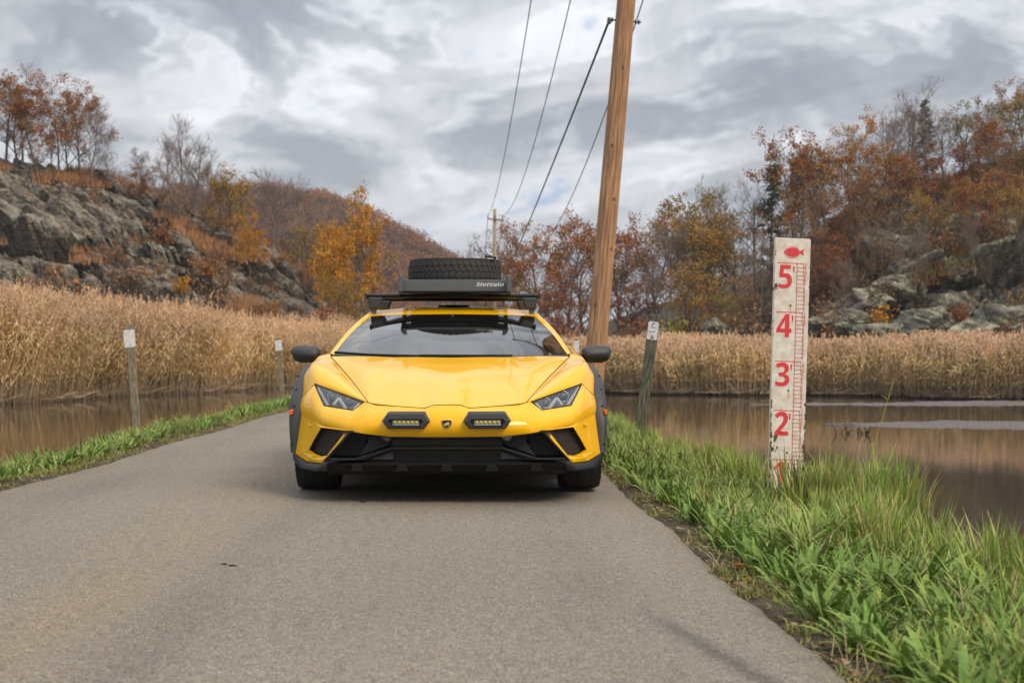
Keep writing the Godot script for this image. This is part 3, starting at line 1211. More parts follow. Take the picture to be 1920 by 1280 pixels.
		g.prism(mpoly([0.325, 0.385, 0.325, 0.325, 0.50, 0.264, 0.45, 0.35, 0.46, 0.39], s), 0.02, Transform3D(Basis(), V(0, 0, 0.79)), 0.004)
		part(g, "side_plate", M.plastic, lg)
		g = G.new()
		g.prism(mpoly([0.300, 0.382, 0.366, 0.382, 0.352, 0.356, 0.322, 0.352], s), 0.05, Transform3D(Basis(), V(0, 0, 0.925)), 0.006)
		g.sg(0)
		g.lathe([Vector2(0.011, 0), Vector2(0.011, 0.008), Vector2(0.007, 0.010), Vector2(0, 0.010)], Transform3D(Basis.from_euler(Vector3(PI / 2, 0, 0)), V(0.334 * s, 0.366, 0.925)), 14)
		part(g, "camera_bracket", M.plastic, lg)
	g = G.new()
	g.prism(poly([-0.302, 0.307, 0.302, 0.307, 0.302, 0.326, -0.302, 0.326]), 0.05, Transform3D(Basis(), V(0, 0, 0.938)), 0.005)
	part(g, "grille_bar", M.black, lg)
	for x in [-0.155, 0.0, 0.155]:
		g = G.new()
		g.box(V(0.012, 0.05, 0.03), Transform3D(Basis(), V(x, 0.258, 0.90)), 0.003)
		part(g, "grille_post", M.black, lg)

	# --- skid plate
	g = G.new()
	g.sg(-1)
	var prof := [Vector2(0.60, 0.246), Vector2(0.93, 0.246), Vector2(0.952, 0.236), Vector2(0.952, 0.226), Vector2(0.925, 0.188), Vector2(0.86, 0.168), Vector2(0.55, 0.165)]
	var rows := []
	for p in prof:
		var row := []
		for i in 25:
			var x := -0.668 + 1.336 * i / 24.0
			row.append(V(x, p.y, p.x - 0.055 * pow(absf(x) / 0.668, 2.4)))
		rows.append(row)
	for i in rows.size() - 1:
		g.grid([rows[i], rows[i + 1]], V(0, 1 if i < 2 else (-1 if i > 4 else 0), 1 if i > 0 else 0))
	part(g, "skid_plate", M.black, car)
	for x in [-0.50, -0.25, 0.0, 0.25, 0.50]:
		g = G.new()
		var z := 0.957 - 0.055 * pow(absf(x) / 0.668, 2.4)
		g.prism(poly([-0.024, 0.228, 0.024, 0.228, 0.037, 0.188, -0.037, 0.188]), 0.03, Transform3D(Basis(Vector3.RIGHT, 0.0), V(x, 0, z)).rotated_local(Vector3.RIGHT, 0.0), 0.004)
		part(g, "skid_rib", M.black, car)
	for s in [1.0, -1.0]:
		g = G.new()
		g.sg(0)
		var up := [V(0.668, 0.242, 0.888), V(0.70, 0.236, 0.805), V(0.72, 0.218, 0.757), V(0.82, 0.217, 0.615), V(0.908, 0.250, 0.43), V(0.926, 0.262, 0.37)]
		var lo := [V(0.668, 0.190, 0.888), V(0.71, 0.185, 0.82), V(0.745, 0.178, 0.77), V(0.855, 0.182, 0.60), V(0.908, 0.205, 0.445), V(0.926, 0.215, 0.37)]
		g.grid(strip(mir(up, s), mir(lo, s), 3, V(0.003 * s, 0, 0.007)), V(0.4 * s, 0, 1))
		var un := []
		for k in lo:
			un.append(V((k.x - 0.10) * s, k.y - 0.012, k.z - 0.12))
		g.sg(1)
		g.grid(strip(mir(lo, s), un, 1), V(0, -1, 0))
		part(g, "corner_skirt", M.black, car)

	# --- black flares over the wheels
	var Bv := [V(0.960, 0.254, 0.385), V(0.979, 0.42, 0.36), V(0.986, 0.54, 0.28), V(0.976, 0.65, 0.15), V(0.957, 0.728, -0.05), V(0.962, 0.70, -0.24), V(0.975, 0.60, -0.37), V(0.982, 0.45, -0.44), V(0.965, 0.25, -0.46)]
	var Av := A + [V(0.885, 0.745, -0.30), V(0.885, 0.64, -0.44), V(0.895, 0.48, -0.51), V(0.905, 0.25, -0.52)]
	for rear in [0, 1]:
		for s in [1.0, -1.0]:
			var off := V(0, 0, 0) if rear == 0 else V(0.012, 0.012, -2.63)
			var al := []
			var bl := []
			var cl := []
			var dl := []
			for i in 9:
				al.append(Av[i] + off)
				bl.append(Bv[i] - V(0.030, 0, 0) + off)
				var th := deg_to_rad([-12.0, 15.0, 40.0, 65.0, 92.0, 118.0, 142.0, 166.0, 192.0][i])
				cl.append(V(0.940, 0.338 + 0.372 * sin(th), 0.372 * cos(th)) + off)
				dl.append(V(0.70, 0.338 + 0.372 * sin(th), 0.372 * cos(th)) + off)
			g = G.new()
			g.sg(1)
			var fine := []
			for l in [al, bl, cl, dl]:
				fine.append(mir(curve(l, 32), s))
			g.grid(strip(fine[0], fine[1], 5, V(0.013 * s, 0.008, 0.010)), V(s, 0.4, 0.4))
			g.sg(2)
			g.grid(strip(fine[1], fine[2], 3, V(0.006 * s, 0, 0)), V(s, 0, 0))
			g.sg(3)
			g.grid(strip(fine[2], fine[3], 1), V(0, 0, -1))
			var fl := part(g, "wheel_arch", M.plastic, car)
			for t in [0.10, 0.40, 0.58, 0.77]:
				g = G.new()
				g.sg(0)
				var q: Vector3 = fine[0][int(t * 16)].lerp(fine[1][int(t * 16)], 0.45) + V(0.012 * s, 0.006, 0.008)
				g.lathe([Vector2(0.0085, -0.004), Vector2(0.0085, 0.005), Vector2(0.004, 0.006), Vector2(0, 0.003)], Transform3D(Basis.from_euler(Vector3(PI / 2, 0.7 * s, 0)), q), 10)
				part(g, "bolt", M.void_, fl)
			if rear == 0:
				g = G.new()
				g.box(V(0.016, 0.030, 0.07), Transform3D(Basis.from_euler(Vector3(0.08, 0.35 * s, 0.0)), V(0.934 * s, 0.497, 0.335)), 0.004)
				part(g, "side_marker", M.amber, fl)

	# --- wheels
	var ts := tyre_shapes(0.338, 0.245)
	for z in [0.0, -2.63]:
		for s in [1.0, -1.0]:
			var wh := Node3D.new()
			wh.name = "wheel"
			car.add_child(wh, true)
			wh.position = V((0.806 if z == 0.0 else 0.80) * s, 0.338 if z == 0.0 else 0.345, z)
			wh.basis = Basis.from_euler(Vector3(0, 0, -PI / 2 * s))
			var t := part(ts[0], "tyre", M.rubber, wh)
			part(ts[1], "tread", M.tread, wh)
			part(ts[2], "rim", M.rim, wh)
			if z < 0.0:
				wh.scale = V(1.02, 1.2, 1.02)
			t.rotation.y = 0.0

	# --- headlights
	for s in [1.0, -1.0]:
		var hn := Node3D.new()
		hn.name = "headlight"
		car.add_child(hn, true)
		var at := func(px: float, py: float, out: float) -> Vector3:
			# lamp plane: measured along its long and short edge
			var det := 392.0 * 173.0 - 77.0 * 146.0
			var a := ((px - 298.0) * 173.0 - (py - 357.0) * 77.0) / det
			var b := (392.0 * (py - 357.0) - 146.0 * (px - 298.0)) / det
			var q := HLot + (HLin - HLot) * a + (HLbl - HLot) * b + V(0.42, 0.45, 0.79) * out
			return V(q.x * s, q.y, q.z)
		var rim_pts := [at.call(298, 357, 0.001), at.call(690, 503, 0.001), at.call(603, 570, 0.004), at.call(375, 530, 0.001)]
		g = G.new()
		g.sg(0)
		var lens_rows := []
		for j in 7:
			var row := []
			for i in 9:
				var u := i / 8.0
				var v := j / 6.0
				var q: Vector3 = rim_pts[0].lerp(rim_pts[1], u).lerp(rim_pts[3].lerp(rim_pts[2], u), v)
				row.append(q + V(0.3 * s, 0.3, 0.8) * (0.012 * 16.0 * u * (1 - u) * v * (1 - v)))
			lens_rows.append(row)
		g.grid(lens_rows, V(0.3 * s, 0.3, 1))
		part(g, "lens", M.lens, hn)
		g = G.new()
		var deep := []
		for q in rim_pts:
			deep.append(q + V(-0.02 * s, -0.01, -0.07))
		g.quad_h(deep[0], deep[1], deep[2], deep[3], V(0.2 * s, 0.2, 1))
		var ctr: Vector3 = (deep[0] + deep[2]) * 0.5
		for i in 4:
			g.quad_h(rim_pts[i], rim_pts[(i + 1) % 4], deep[(i + 1) % 4], deep[i], ctr - deep[i])
		part(g, "lamp_housing", M.lamp_in, hn)
		g = G.new()
		for i in 4:
			g.tube([rim_pts[i], rim_pts[(i + 1) % 4]], 0.0042, 0.0042, 6)
		part(g, "lamp_seal", M.black, hn)
		for bar in [[312, 380, 396, 524], [438, 520, 486, 462], [486, 462, 540, 552], [605, 552, 648, 505]]:
			g = G.new()
			var a: Vector3 = at.call(bar[0], bar[1], -0.012)
			var b: Vector3 = at.call(bar[2], bar[3], -0.012)
			var dir := (b - a).normalized()
			var nn := V(0.42 * s, 0.45, 0.79).normalized()
			var side := dir.cross(nn).normalized()
			g.box(V(0.018, (b - a).length(), 0.012), Transform3D(Basis(side, dir, nn), (a + b) * 0.5), 0.003)
			part(g, "light_bar", M.lamp_bar, hn)
		for pr in [[425, 440, 0.030], [562, 492, 0.028]]:
			g = G.new()
			g.sg(0)
			var q: Vector3 = at.call(pr[0], pr[1], -0.035)
			var r: float = pr[2]
			g.lathe([Vector2(r + 0.005, 0), Vector2(r + 0.005, 0.012), Vector2(r, 0.014), Vector2(r, 0.008)], Transform3D(Basis.from_euler(Vector3(PI / 2 - 0.15, 0.25 * s, 0)), q), 24)
			part(g, "projector_ring", M.chrome, hn)
			g = G.new()
			g.sg(0)
			g.lathe([Vector2(r, 0.0), Vector2(r * 0.9, 0.010), Vector2(r * 0.6, 0.018), Vector2(0, 0.022)], Transform3D(Basis.from_euler(Vector3(PI / 2 - 0.15, 0.25 * s, 0)), q), 20)
			part(g, "projector", M.side_glass if false else M.rim, hn)

	# --- auxiliary lamps on the nose
	for s in [1.0, -1.0]:
		var pod := Node3D.new()
		pod.name = "auxiliary_lamp"
		car.add_child(pod, true)
		pod.position = V((0.2265 - 0.058) * s, 0.474, 0)
		pod.rotation.y = 0.06 * s
		g = G.new()
		var hexp := poly([-0.100, 0.048, 0.100, 0.048, 0.134, -0.002, 0.102, -0.046, -0.102, -0.046, -0.134, -0.002])
		var win := poly([-0.090, 0.010, 0.090, 0.010, 0.098, -0.004, 0.078, -0.034, -0.078, -0.034, -0.098, -0.004])
		var xf := Transform3D(Basis(), V(0, 0, 0.985))
		g.prism(hexp, 0.10, Transform3D(Basis(), V(0, 0, 0.965)), 0.0)
		# face: a bevelled ring round the window
		var o2 := []
		var m2 := []
		var w2 := []
		for i in 7:
			var h: Vector2 = hexp[i % 6]
			var w: Vector2 = win[i % 6]
			o2.append(V(h.x, h.y, 0.966))
			m2.append(V(lerpf(h.x, w.x, 0.30), lerpf(h.y, w.y, 0.30), 0.986))
			w2.append(V(w.x, w.y, 0.990))
		g.grid([o2, m2], V(0, 0, 1))
		g.grid([m2, w2], V(0, 0, 1))
		var w3 := []
		for p in w2:
			w3.append(V(p.x * 0.96, p.y * 0.96, 0.968))
		g.grid([w2, w3], V(0, 0, 1))
		part(g, "lamp_housing", M.plastic, pod)
		g = G.new()
		g.box(V(0.148, 0.030, 0.004), Transform3D(Basis(), V(0, -0.012, 0.970)), 0.001)
		part(g, "led_board", M.led_plate, pod)
		for k in 6:
			g = G.new()
			g.sg(0)
			g.lathe([Vector2(0.0105, 0), Vector2(0.0095, 0.006), Vector2(0.005, 0.010), Vector2(0, 0.011)], Transform3D(Basis.from_euler(Vector3(PI / 2, 0, 0)), V(-0.0605 + 0.0242 * k, -0.008, 0.972)), 8)
			part(g, "led", M.led, pod)
		for k in [-1, 1]:
			g = G.new()
			g.box(V(0.016, 0.004, 0.006), Transform3D(Basis(), V(0.066 * k, 0.037, 0.972)), 0.001)
			part(g, "vent_slot", M.void_, pod)

	# --- shield badge
	g = G.new()
	var sh := [-0.031, 0.020, -0.016, 0.024, 0, 0.025, 0.016, 0.024, 0.031, 0.020, 0.029, -0.002, 0.018, -0.019, 0, -0.029, -0.018, -0.019, -0.029, -0.002]
	var bx := Transform3D(Basis.from_euler(Vector3(-0.12, 0, 0)), V(0, 0.455, 0.957))
	g.prism(poly(sh), 0.012, bx, 0.0015)
	var bd := part(g, "badge", M.gold, car)
	g = G.new()
	var sh2 := []
	for k in sh:
		sh2.append(k * 0.83)
	g.prism(poly(sh2), 0.004, bx.translated_local(V(0, 0, 0.0028)), 0.0)
	part(g, "badge_field", M.void_, bd)
	g = G.new()
	# small gold beast, head low
	g.prism(poly([-0.017, -0.006, -0.013, 0.000, -0.006, 0.003, 0.002, 0.009, 0.010, 0.010, 0.014, 0.006, 0.016, -0.002, 0.012, -0.001, 0.010, -0.006, 0.012, -0.012, 0.008, -0.012, 0.005, -0.005, -0.002, -0.006, -0.004, -0.013, -0.008, -0.012, -0.007, -0.006, -0.012, -0.010]), 0.003, bx.translated_local(V(0, 0, 0.0046)), 0.0)
	part(g, "badge_emblem", M.gold, bd)

	# --- windscreen, pillars, roof
	var wb := [V(0, 0.824, -0.225), V(0.26, 0.826, -0.245), V(0.52, 0.831, -0.30), V(0.766, 0.840, -0.40)]
	var wt := [V(0, 1.122, -1.12), V(0.2, 1.121, -1.13), V(0.4, 1.118, -1.17), V(0.583, 1.112, -1.25)]
	var wc := curve([wb[0], V(0, 0.99, -0.665), wt[0]], 14)
	var ws := curve([wb[3], V(0.685, 0.985, -0.80), wt[3]], 14)
	g = G.new()
	g.sg(0)
	for s in [1.0, -1.0]:
		g.grid(coons(mir(curve(wb, 14), s), mir(curve(wt, 14), s), mir(wc, s), mir(ws, s), V(0, 0.004, 0.004)), V(0, 1, 1))
	var screen := part(g, "windscreen", M.glass, car)
	g = G.new()
	g.sg(0)
	for s in [1.0, -1.0]:
		var rows2 := coons(mir(curve(wb, 14), s), mir(curve(wt, 14), s), mir(wc, s), mir(ws, s), V(0, 0.004, 0.004))
		for row in rows2:
			for i in row.size():
				row[i] += V(0, -0.006, -0.005)
		g.grid(rows2, V(0, 1, 1))
	part(g, "inner_pane", M.glass, screen)
	# black frit band along the foot, and the dark tray under it
	g = G.new()
	for s in [1.0, -1.0]:
		var lo2 := []
		var hi2 := []
		for p in curve(wb, 14):
			lo2.append(V(p.x * s, p.y - 0.012, p.z + 0.045))
			hi2.append(V(p.x * s * 0.985, p.y + 0.012, p.z - 0.05))
		g.grid(strip(lo2, hi2, 1), V(0, 1, 1))
	part(g, "cowl", M.black, car)
	for s in [1.0, -1.0]:
		g = G.new()
		g.sg(1)
		var po := curve([V(0.800, 0.832, -0.44), V(0.722, 0.985, -0.82), V(0.634, 1.114, -1.285), V(0.585, 1.150, -1.62), V(0.55, 1.13, -2.1)], 20)
		var pi_ := curve([V(0.766, 0.840, -0.40), V(0.685, 0.985, -0.80), V(0.583, 1.112, -1.25), V(0.528, 1.168, -1.60), V(0.50, 1.155, -2.1)], 20)
		g.grid(strip(mir(pi_, s), mir(po, s), 3, V(0.006 * s, 0.010, 0.004)), V(0.5 * s, 1, 0.5))
		part(g, "windscreen_pillar", P, car)
	g = G.new()
	for s in [1.0, -1.0]:
		g.sg(1)
		var fr2 := curve(wt, 12)
		var bk2 := curve([V(0, 1.172, -2.1), V(0.25, 1.168, -2.1), V(0.50, 1.155, -2.1)], 12)
		var cc := curve([V(0, 1.124, -1.125), V(0, 1.168, -1.36), V(0, 1.186, -1.62), V(0, 1.172, -2.1)], 12)
		var ee := curve([V(0.583, 1.113, -1.25), V(0.555, 1.147, -1.42), V(0.528, 1.168, -1.60), V(0.50, 1.155, -2.1)], 12)
		g.grid(coons(mir(fr2, s), mir(bk2, s), mir(cc, s), mir(ee, s), V(0, 0.006, 0)), V(0, 1, 0.2))
	part(g, "roof", P, car)
	g = G.new()
	g.sg(0)
	for s in [1.0, -1.0]:
		g.grid([mir([V(0, 1.180, -1.72), V(0.12, 1.178, -1.72), V(0.145, 1.170, -1.72)], s), mir([V(0, 1.212, -1.76), V(0.11, 1.210, -1.76), V(0.14, 1.170, -1.76)], s), mir([V(0, 1.205, -2.3), V(0.11, 1.200, -2.3), V(0.14, 1.150, -2.3)], s)], V(0, 1, 0.3))
	part(g, "roof_scoop", M.black, car)

	# --- sides, tail and floor
	for s in [1.0, -1.0]:
		g = G.new()
		g.sg(1)
		var sill := curve([V(0.905, 0.24, -0.50), V(0.90, 0.215, -1.2), V(0.92, 0.24, -2.12)], 14)
		var belt := curve([V(0.885, 0.775, -0.44), V(0.885, 0.855, -1.2), V(0.93, 0.90, -2.12)], 14)
		g.grid(strip(mir(sill, s), mir(belt, s), 8, V(0.03 * s, 0, 0)), V(s, 0, 0))
		g.sg(2)
		var ledge := curve([V(0.80, 0.834, -0.44), V(0.815, 0.885, -1.2), V(0.80, 0.93, -2.12)], 14)
		g.grid(strip(mir(belt, s), mir(ledge, s), 2, V(0, 0.006, 0)), V(0.3 * s, 1, 0))
		var door := part(g, "door", P, car)
		g = G.new()
		g.sg(0)
		var roofe := curve([V(0.79, 0.86, -0.56), V(0.634, 1.112, -1.29), V(0.585, 1.148, -1.62), V(0.55, 1.12, -2.12)], 14)
		g.grid(strip(mir(ledge, s), mir(roofe, s), 4, V(0.012 * s, 0, 0)), V(s, 0.5, 0))
		part(g, "window", M.side_glass, door)
		g = G.new()
		g.sg(1)
		var hip := curve([V(0.93, 0.90, -2.12), V(0.96, 0.91, -2.7), V(0.91, 0.92, -3.45)], 14)
		var arch := []
		for i in 15:
			var th := deg_to_rad(lerpf(-12.0, 192.0, i / 14.0))
			arch.append(V(0.90, 0.35 + 0.50 * sin(th), -2.63 + 0.50 * cos(th)))
		g.grid(strip(mir(hip, s), mir(arch, s), 4, V(0.02 * s, 0, 0)), V(s, 0.2, 0))
		g.sg(2)
		var deckl := curve([V(0.80, 0.93, -2.12), V(0.72, 0.95, -2.7), V(0.70, 0.93, -3.45)], 14)
		g.grid(strip(mir(hip, s), mir(deckl, s), 3, V(0, 0.012, 0)), V(0.2 * s, 1, 0))
		g.quad_h(V(0.90 * s, 0.25, -3.12), V(0.91 * s, 0.92, -3.45), V(0.80 * s, 0.30, -3.50), V(0.87 * s, 0.25, -3.2), V(s, 0, -0.5))
		part(g, "rear_fender", P, car)
		g = G.new()
		g.sg(0)
		g.grid(strip(mir([V(0.885, 0.26, -0.52), V(0.90, 0.225, -1.2), V(0.915, 0.25, -2.15)], s), mir([V(0.93, 0.17, -0.50), V(0.95, 0.165, -1.2), V(0.96, 0.17, -2.15)], s), 2, V(0.02 * s, 0, 0)), V(s, 0, 0))
		part(g, "side_skirt", M.black, car)
	g = G.new()
	for k in 6:
		var z0 := -2.12 - 0.21 * k
		g.box(V(1.25 - 0.03 * k, 0.018, 0.19), Transform3D(Basis.from_euler(Vector3(-0.16, 0, 0)), V(0, 1.135 - 0.036 * k, z0 - 0.1)), 0.005)
	part(g, "engine_cover", M.black, car)
	g = G.new()
	g.box(V(1.72, 0.62, 0.05), Transform3D(Basis.from_euler(Vector3(0.1, 0, 0)), V(0, 0.61, -3.48)), 0.02)
	part(g, "rear_bumper", M.plastic, car)
	for s in [1.0, -1.0]:
		g = G.new()
		g.box(V(0.40, 0.05, 0.02), Transform3D(Basis(), V(0.58 * s, 0.80, -3.51)), 0.006)
		part(g, "tail_light", smat(lin(0.35, 0.01, 0.01), 0.2), car)
	g = G.new()
	g.box(V(1.30, 0.06, 4.2), Transform3D(Basis(), V(0, 0.185, -1.35)))
	g.box(V(1.24, 0.36, 0.05), Transform3D(Basis(), V(0, 0.38, 0.50)))
	g.box(V(1.15, 0.40, 0.9), Transform3D(Basis(), V(0, 0.40, 0.10)))
	g.box(V(1.5, 0.5, 0.04), Transform3D(Basis(), V(0, 0.42, -0.60)))
	part(g, "underbody", M.void_, car)

	# --- cabin
	g = G.new()
	g.box(V(1.44, 0.03, 0.62), Transform3D(Basis.from_euler(Vector3(0.06, 0, 0)), V(0, 0.80, -0.66)), 0.01)
	g.box(V(1.38, 0.30, 0.12), Transform3D(Basis(), V(0, 0.64, -0.98)), 0.03)
	g.box(V(0.36, 0.06, 0.28), Transform3D(Basis(), V(-0.36, 0.83, -0.86)), 0.03)
	part(g, "dashboard", M.leather, car)
	g = G.new()
	g.box(V(1.5, 0.04, 1.4), Transform3D(Basis(), V(0, 0.34, -1.4)))
	g.box(V(1.3, 0.72, 0.04), Transform3D(Basis(), V(0, 0.74, -2.06)))
	part(g, "cabin_floor", M.leather, car)
	for s in [1.0, -1.0]:
		g = G.new()
		g.box(V(0.46, 0.12, 0.48), Transform3D(Basis(), V(0.36 * s, 0.45, -1.42)), 0.04)
		g.prism(poly([-0.23, 0.45, 0.23, 0.45, 0.25, 0.75, 0.15, 0.92, 0.11, 1.06, -0.11, 1.06, -0.15, 0.92, -0.25, 0.75]), 0.11, Transform3D(Basis.from_euler(Vector3(-0.22, 0, 0)), V(0.36 * s, 0.02, -1.50)), 0.03)
		part(g, "seat", M.leather, car)
	g = G.new()
	g.sg(0)
	var ring := []
	for k in 25:
		var a := TAU * k / 24.0
		ring.append(V(0.36 + 0.17 * cos(a), 0.74 + 0.155 * sin(a), -1.06 - 0.07 * sin(a)))
	g.tube(ring, 0.014, 0.014, 8, false)
	g.tube([V(0.20, 0.74, -1.06), V(0.52, 0.74, -1.06)], 0.014, 0.014, 6)
	part(g, "steering_wheel", M.black, car)
	g = G.new()
	g.prism(poly([-0.10, -0.022, 0.10, -0.022, 0.115, 0.018, 0.06, 0.028, -0.06, 0.028, -0.115, 0.018]), 0.03, Transform3D(Basis(), V(0, 1.055, -1.06)), 0.006)
	g.tube([V(0, 1.075, -1.08), V(0, 1.118, -1.12)], 0.012, 0.016, 6)
	part(g, "rear_view_mirror", M.plastic, car)

	# --- wipers
	for w in [[[V(-0.755, 0.853, -0.395), V(-0.50, 0.838, -0.285), V(-0.18, 0.832, -0.232)]], [[V(-0.20, 0.832, -0.234), V(0.12, 0.832, -0.226), V(0.40, 0.835, -0.262)]]]:
		g = G.new()
		g.tube(curve(w[0], 10), 0.010, 0.006, 6)
		part(g, "wiper", M.black, car)

	# --- door mirrors
	for s in [1.0, -1.0]:
		var mn := Node3D.new()
		mn.name = "door_mirror"
		car.add_child(mn, true)
		g = G.new()
		g.sg(0)
		var outline := [V(1.098, 0.861, -0.78), V(1.083, 0.892, -0.78), V(1.04, 0.902, -0.77), V(0.93, 0.898, -0.76), V(0.893, 0.870, -0.75), V(0.890, 0.815, -0.75), V(0.925, 0.784, -0.755), V(1.03, 0.782, -0.77), V(1.075, 0.800, -0.775), V(1.098, 0.861, -0.78)]
		var mid2 := V(1.0, 0.845, -0.77)
		var r0 := []
		var r1 := []
		var r2 := []
		var r3 := []
		for p in outline:
			r0.append(V((mid2.x + (p.x - mid2.x) * 0.97) * s, mid2.y + (p.y - mid2.y) * 0.96, p.z - 0.14))
			r1.append(V(p.x * s, p.y, p.z - 0.04))
			r2.append(V((mid2.x + (p.x - mid2.x) * 0.93) * s, mid2.y + (p.y - mid2.y) * 0.80 + 0.002, p.z + 0.025))
			r3.append(V((mid2.x + (p.x - mid2.x) * 0.70) * s, mid2.y + (p.y - mid2.y) * 0.30, p.z + 0.052))
		for k in outline.size() - 1:
			var hint: Vector3 = V((outline[k].x + outline[k + 1].x - 2 * mid2.x) * s, outline[k].y + outline[k + 1].y - 2 * mid2.y, 0)
			g.sg(1)
			g.quad_h(r0[k], r0[k + 1], r1[k + 1], r1[k], hint)
			g.sg(2)
			g.quad_h(r1[k], r1[k + 1], r2[k + 1], r2[k], hint + V(0, 0, 0.05))
			g.quad_h(r2[k], r2[k + 1], r3[k + 1], r3[k], hint * 0.2 + V(0, 0, 0.2))
			g.tri_h(r3[k], r3[k + 1], V(mid2.x * s, mid2.y, -0.714), V(0, 0, 1))
		part(g, "mirror_shell", M.plastic, mn)
		g = G.new()
		var gl := []
		for p in outline:
			gl.append(V((mid2.x + (p.x - mid2.x) * 0.94) * s, mid2.y + (p.y - mid2.y) * 0.92, p.z - 0.136))
		for k in gl.size() - 1:
			g.tri_h(gl[k], gl[k + 1], V(mid2.x * s, mid2.y, -0.905), V(0, 0, -1))
		part(g, "mirror_glass", M.chrome, mn)
		g = G.new()
		g.sg(0)
		g.tube([V(0.80 * s, 0.80, -0.66), V(0.87 * s, 0.805, -0.74), V(0.93 * s, 0.815, -0.80)], 0.030, 0.036, 8)
		part(g, "mirror_arm", M.black, mn)

	make_rack(car)


func make_rack(car: Node3D) -> void:
	var rack := Node3D.new()
	rack.name = "roof_rack"
	car.add_child(rack, true)
	var bar_poly := poly([-0.045, 0.0, -0.035, 0.012, 0.0, 0.018, 0.035, 0.012, 0.045, 0.0, 0.03, -0.014, -0.03, -0.014])
	for b in [[-1.35, 0.622, 1.260], [-2.0, 0.60, 1.262]]:
		var g := G.new()
		g.prism(bar_poly, b[1] * 2.0, Transform3D(Basis(V(0, 0, 1), V(0, 1, 0), V(-1, 0, 0)), V(-b[1], b[2], b[0])), 0.0)
		part(g, "crossbar", M.black, rack)
		for s in [1.0, -1.0]:
			var k: float = b[1] / 0.622
			g = G.new()
			g.box(V(0.016, 0.042, 0.10), Transform3D(Basis(), V((b[1] + 0.004) * s, b[2], b[0])), 0.005)
			part(g, "end_cap", M.plastic, rack)
			g = G.new()
			g.prism(mpoly([0.500 * k, 1.246, 0.606 * k, 1.246, 0.604 * k, 1.168, 0.590 * k, 1.160, 0.528 * k, 1.166, 0.512 * k, 1.20], s), 0.11, Transform3D(Basis(), V(0, 0.004, b[0] + 0.055)), 0.010)
			part(g, "rack_foot", M.plastic, rack)
			g = G.new()
			g.prism(mpoly([0.545 * k, 1.17, 0.592 * k, 1.17, 0.586 * k, 1.118, 0.556 * k, 1.118], s), 0.03, Transform3D(Basis(), V(0, 0.004, b[0] + 0.03)), 0.005)
			part(g, "clamp", M.alu, rack)
	# basket
	var g := G.new()
	g.prism(poly([-0.372, 1.290, 0.402, 1.290, 0.392, 1.376, -0.362, 1.376]), 0.022, Transform3D(Basis.from_euler(Vector3(-0.05, 0, 0)), V(0, 0.0675, -1.15 )).translated(V(0, -0.068, -0.05)), 0.004)
	part(g, "basket_front", M.alu, rack)
	g = G.new()
	g.box(V(0.80, 0.014, 0.05), Transform3D(Basis(), V(0.015, 1.286, -1.222)), 0.003)
	part(g, "basket_rail", M.black, rack)
	g = G.new()
	g.box(V(0.78, 0.09, 0.022), Transform3D(Basis(), V(0.015, 1.333, -2.16)), 0.004)
	part(g, "basket_rail", M.black, rack)
	for s in [1.0, -1.0]:
		g = G.new()
		g.box(V(0.022, 0.09, 0.94), Transform3D(Basis(), V(0.015 + 0.392 * s, 1.333, -1.69)), 0.004)
		part(g, "basket_side", M.plastic, rack)
		g = G.new()
		g.prism(PackedVector2Array([Vector2(0.015 + 0.404 * s, 1.284), Vector2(0.015 + 0.372 * s, 1.284), Vector2(0.015 + 0.366 * s, 1.398), Vector2(0.015 + 0.380 * s, 1.408), Vector2(0.015 + 0.392 * s, 1.396), Vector2(0.015 + 0.405 * s, 1.34)]), 0.05, Transform3D(Basis(), V(0, 0, -1.185)), 0.006)
		part(g, "basket_corner", M.alu, rack)
	for k in 7:
		g = G.new()
		g.box(V(0.77, 0.012, 0.05), Transform3D(Basis(), V(0.015, 1.288, -1.30 - 0.13 * k)), 0.003)
		part(g, "basket_slat", M.black, rack)
	g = G.new()
	g.box(V(0.30, 0.02, 0.10), Transform3D(Basis(), V(0.06, 1.262, -1.36)), 0.004)
	part(g, "bar_clamp", M.alu, rack)
	# script lettering on the front panel
	var st := SurfaceTool.new()
	st.begin(Mesh.PRIMITIVE_TRIANGLES)
	text_into(st, "Sterrato", 0.046, 0.001, Transform3D(Basis(V(1.12, 0, 0), V(0.32, 0.82, 0), V(0, 0, 1)), V(0.268, 1.338, -1.1975)), false, "Droid Serif")
	var sw := G.new()
	sw.prism(poly([0.17, 1.3285, 0.20, 1.3315, 0.36, 1.3330, 0.365, 1.3315, 0.20, 1.3295]), 0.001, Transform3D(Basis(), V(0, 0, -1.1968)), 0.0)
	st.append_from(sw.done(), 0, Transform3D())
	part(st.commit(), "lettering", M.white_ink, rack)

	# spare tyre lies in the basket: a thing of its own
	var sp := thing("spare_tyre", "black all-terrain spare tyre lying flat in the roof basket of the yellow car", "tyre", car.transform * V(0.010, 1.418, -1.66), deg_to_rad(1.6))
	var ts := tyre_shapes(0.347, 0.236)
	part(ts[0], "tyre_body", M.rubber, sp)
	part(ts[1], "tread", M.tread, sp)
	part(ts[2], "rim", M.rim, sp)
	g = G.new()
	g.sg(0)
	g.box(V(0.085, 0.010, 0.03), Transform3D(Basis.from_euler(Vector3(0, 0.2, -0.10)), V(0.265, 0.132, 0.205)), 0.003)
	g.tube([V(0.235, 0.124, 0.20), V(0.225, 0.142, 0.205), V(0.245, 0.150, 0.21), V(0.268, 0.138, 0.21)], 0.005, 0.005, 6)
	g.tube([V(0.29, 0.118, 0.21), V(0.30, 0.134, 0.21)], 0.010, 0.010, 8)
	part(g, "strap_buckle", M.black, sp)


